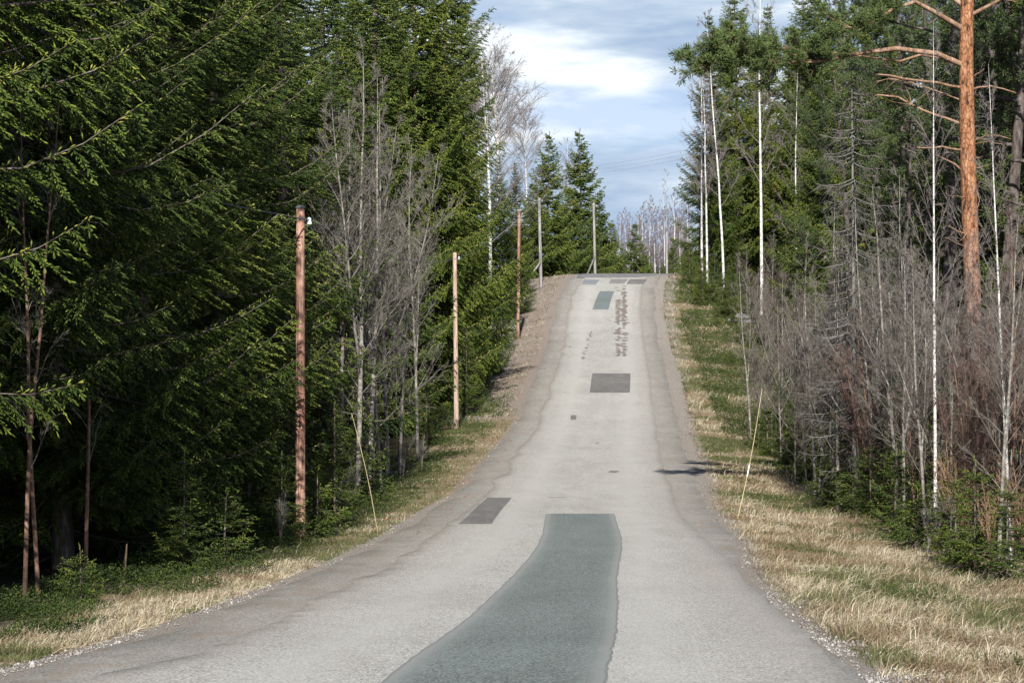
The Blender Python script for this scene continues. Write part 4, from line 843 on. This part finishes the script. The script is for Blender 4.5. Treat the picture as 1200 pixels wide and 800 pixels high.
make_blades('dry_grass', 45000, 100, 196, lambda n, Y: (lambda r_: 4.1 + r_.random(n)**1.2*5.6)(np.random.default_rng(3)), 'green and straw grass on the upper right bank', 13, lambda X, Y, s: .10, 1.6, .6)
make_blades('dry_grass', 14000, 105, 196, lambda n, Y: (lambda r_: -(3.9 + r_.random(n)*3.5))(np.random.default_rng(4)), 'thin dry grass on the steep upper left bank', 14, lambda X, Y, s: -.08, 1.1, .6)
def herbs(name, n, ymin, ymax, fs, label, seed, thr, h=.28, power=.8):
    rng = np.random.default_rng(seed); X, Y, s = scatter(n, ymin, ymax, fs, rng, power); g_ = fbm(X, Y, .6, seed, 3); k = g_ > thr; X, Y, g_ = X[k], Y[k], g_[k]; n = len(X); hh = h*np.clip((g_-thr)*6, .25, 1)*rng.random(n)
    B = np.stack([X, Y, gz(X, Y) + hh], 1); D = norm(rng.normal(0, 1, (n, 3)) + [0, 0, .8]); dist = np.maximum(1, Y/40)
    V_, F_, tn_ = shoots(B, D, rng.uniform(.03, .075, n)*dist**.6, rng.uniform(.006, .012, n)*dist**.7, np.clip(rng.normal(.5, .25, n), 0, 1), rng, False)
    tag(link(name, build(name, V_, [F_], M['herb'], False, {'tone': tn_})), label, 'plants', kind='stuff')
herbs('undergrowth', 90000, 20, 120, lambda n, Y: (lambda r_: -(4.1 + r_.random(n)**.8*2.9))(np.random.default_rng(5)), 'bright green low undergrowth along the left forest edge', 31, .50)
herbs('undergrowth', 50000, 95, 196, lambda n, Y: (lambda r_: 5.2 + r_.random(n)*5)(np.random.default_rng(6)), 'bright green low plants on the upper right bank', 32, .44, .55, .6)
herbs('undergrowth', 26000, 18, 90, lambda n, Y: (lambda r_: 4.2 + r_.random(n)*3)(np.random.default_rng(7)), 'scattered green weeds in the dry right verge', 33, .58, .12)
herbs('undergrowth', 26000, 105, 185, lambda n, Y: (lambda r_: -(5.4 + r_.random(n)*3.2))(np.random.default_rng(8)), 'green plants under the spruces of the upper left bank', 34, .48, .45, .6)
# gravel and fallen leaves
def bits(name, n, ymin, ymax, fs, label, seed, m_, size, kind_='gravel'):
    rng = np.random.default_rng(seed); X, Y, s = scatter(n, ymin, ymax, fs, rng, 0.7); kp = rng.random(n) < .12 + sstep(.42, .6, fbm(X, Y, .6, 15)); X, Y, s = X[kp], Y[kp], s[kp]; n = len(X); dist = np.maximum(1, Y/40); r_ = rng.gamma(2.2, size/2.2, n)*dist**.5; B = np.stack([X, Y, gz(X, Y) + r_*(.2 if kind_ == 'gravel' else .1)], 1)
    A = norm(rng.normal(0, 1, (n, 3))*[1, 1, .35]); Bb = norm(np.cross(A, rng.normal(0, 1, (n, 3)))); Cc = np.cross(A, Bb); f_ = .65 if kind_ == 'gravel' else .12
    Cc = np.where(Cc[:, 2:3] < 0, -Cc, Cc)
    pts = [B+A*r_[:, None], B-A*r_[:, None]*.9, B+Bb*r_[:, None]*.8, B-Bb*r_[:, None]*.75, B+Cc*r_[:, None]*f_, B-Cc*r_[:, None]*f_]; V_ = np.stack(pts, 1).reshape(-1, 3)
    tri = np.array([[0, 2, 4], [2, 1, 4], [1, 3, 4], [3, 0, 4], [2, 0, 5], [1, 2, 5], [3, 1, 5], [0, 3, 5]]); F_ = (np.arange(n)[:, None, None]*6 + tri[None]).reshape(-1, 3)
    tag(link(name, build(name, V_, [F_], m_, False, {'tone': np.repeat(np.clip(rng.normal(.5, .25, n), 0, 1), 6)})), label, 'gravel' if kind_ == 'gravel' else 'leaves', kind='stuff')
bits('gravel', 15000, 15, 190, lambda n, Y: (lambda r_: RE(Y) - .03 + np.abs(r_.normal(0, 1, n))*(.34 + .2*sstep(55, 80, Y) + .75*sstep(90, 150, Y)))(np.random.default_rng(21)), 'loose pale gravel along the right road edge', 41, M['pebble'], .0075)
bits('gravel', 8500, 15, 120, lambda n, Y: (lambda r_: -(3.4 + np.abs(r_.normal(0, 1, n))*(.36 - .1*sstep(50, 80, Y))))(np.random.default_rng(22)), 'loose pale gravel along the left road edge', 42, M['pebble'], .0075)
bits('fallen_leaves', 900, 40, 170, lambda n, Y: (lambda r_: -(2.9 + np.abs(r_.normal(0, 1, n))*.8))(np.random.default_rng(23)), 'brown fallen leaves strewn on the left road edge', 43, M['leaf'], .016, 'leaf')
bits('fallen_leaves', 700, 40, 170, lambda n, Y: (lambda r_: RE(Y) + np.abs(r_.normal(0, 1, n))*.9)(np.random.default_rng(24)), 'brown fallen leaves strewn on the right road edge', 44, M['leaf'], .016, 'leaf')
print('objects', len(bpy.data.objects), 'tris', sum(len(m_.polygons) for m_ in bpy.data.meshes))
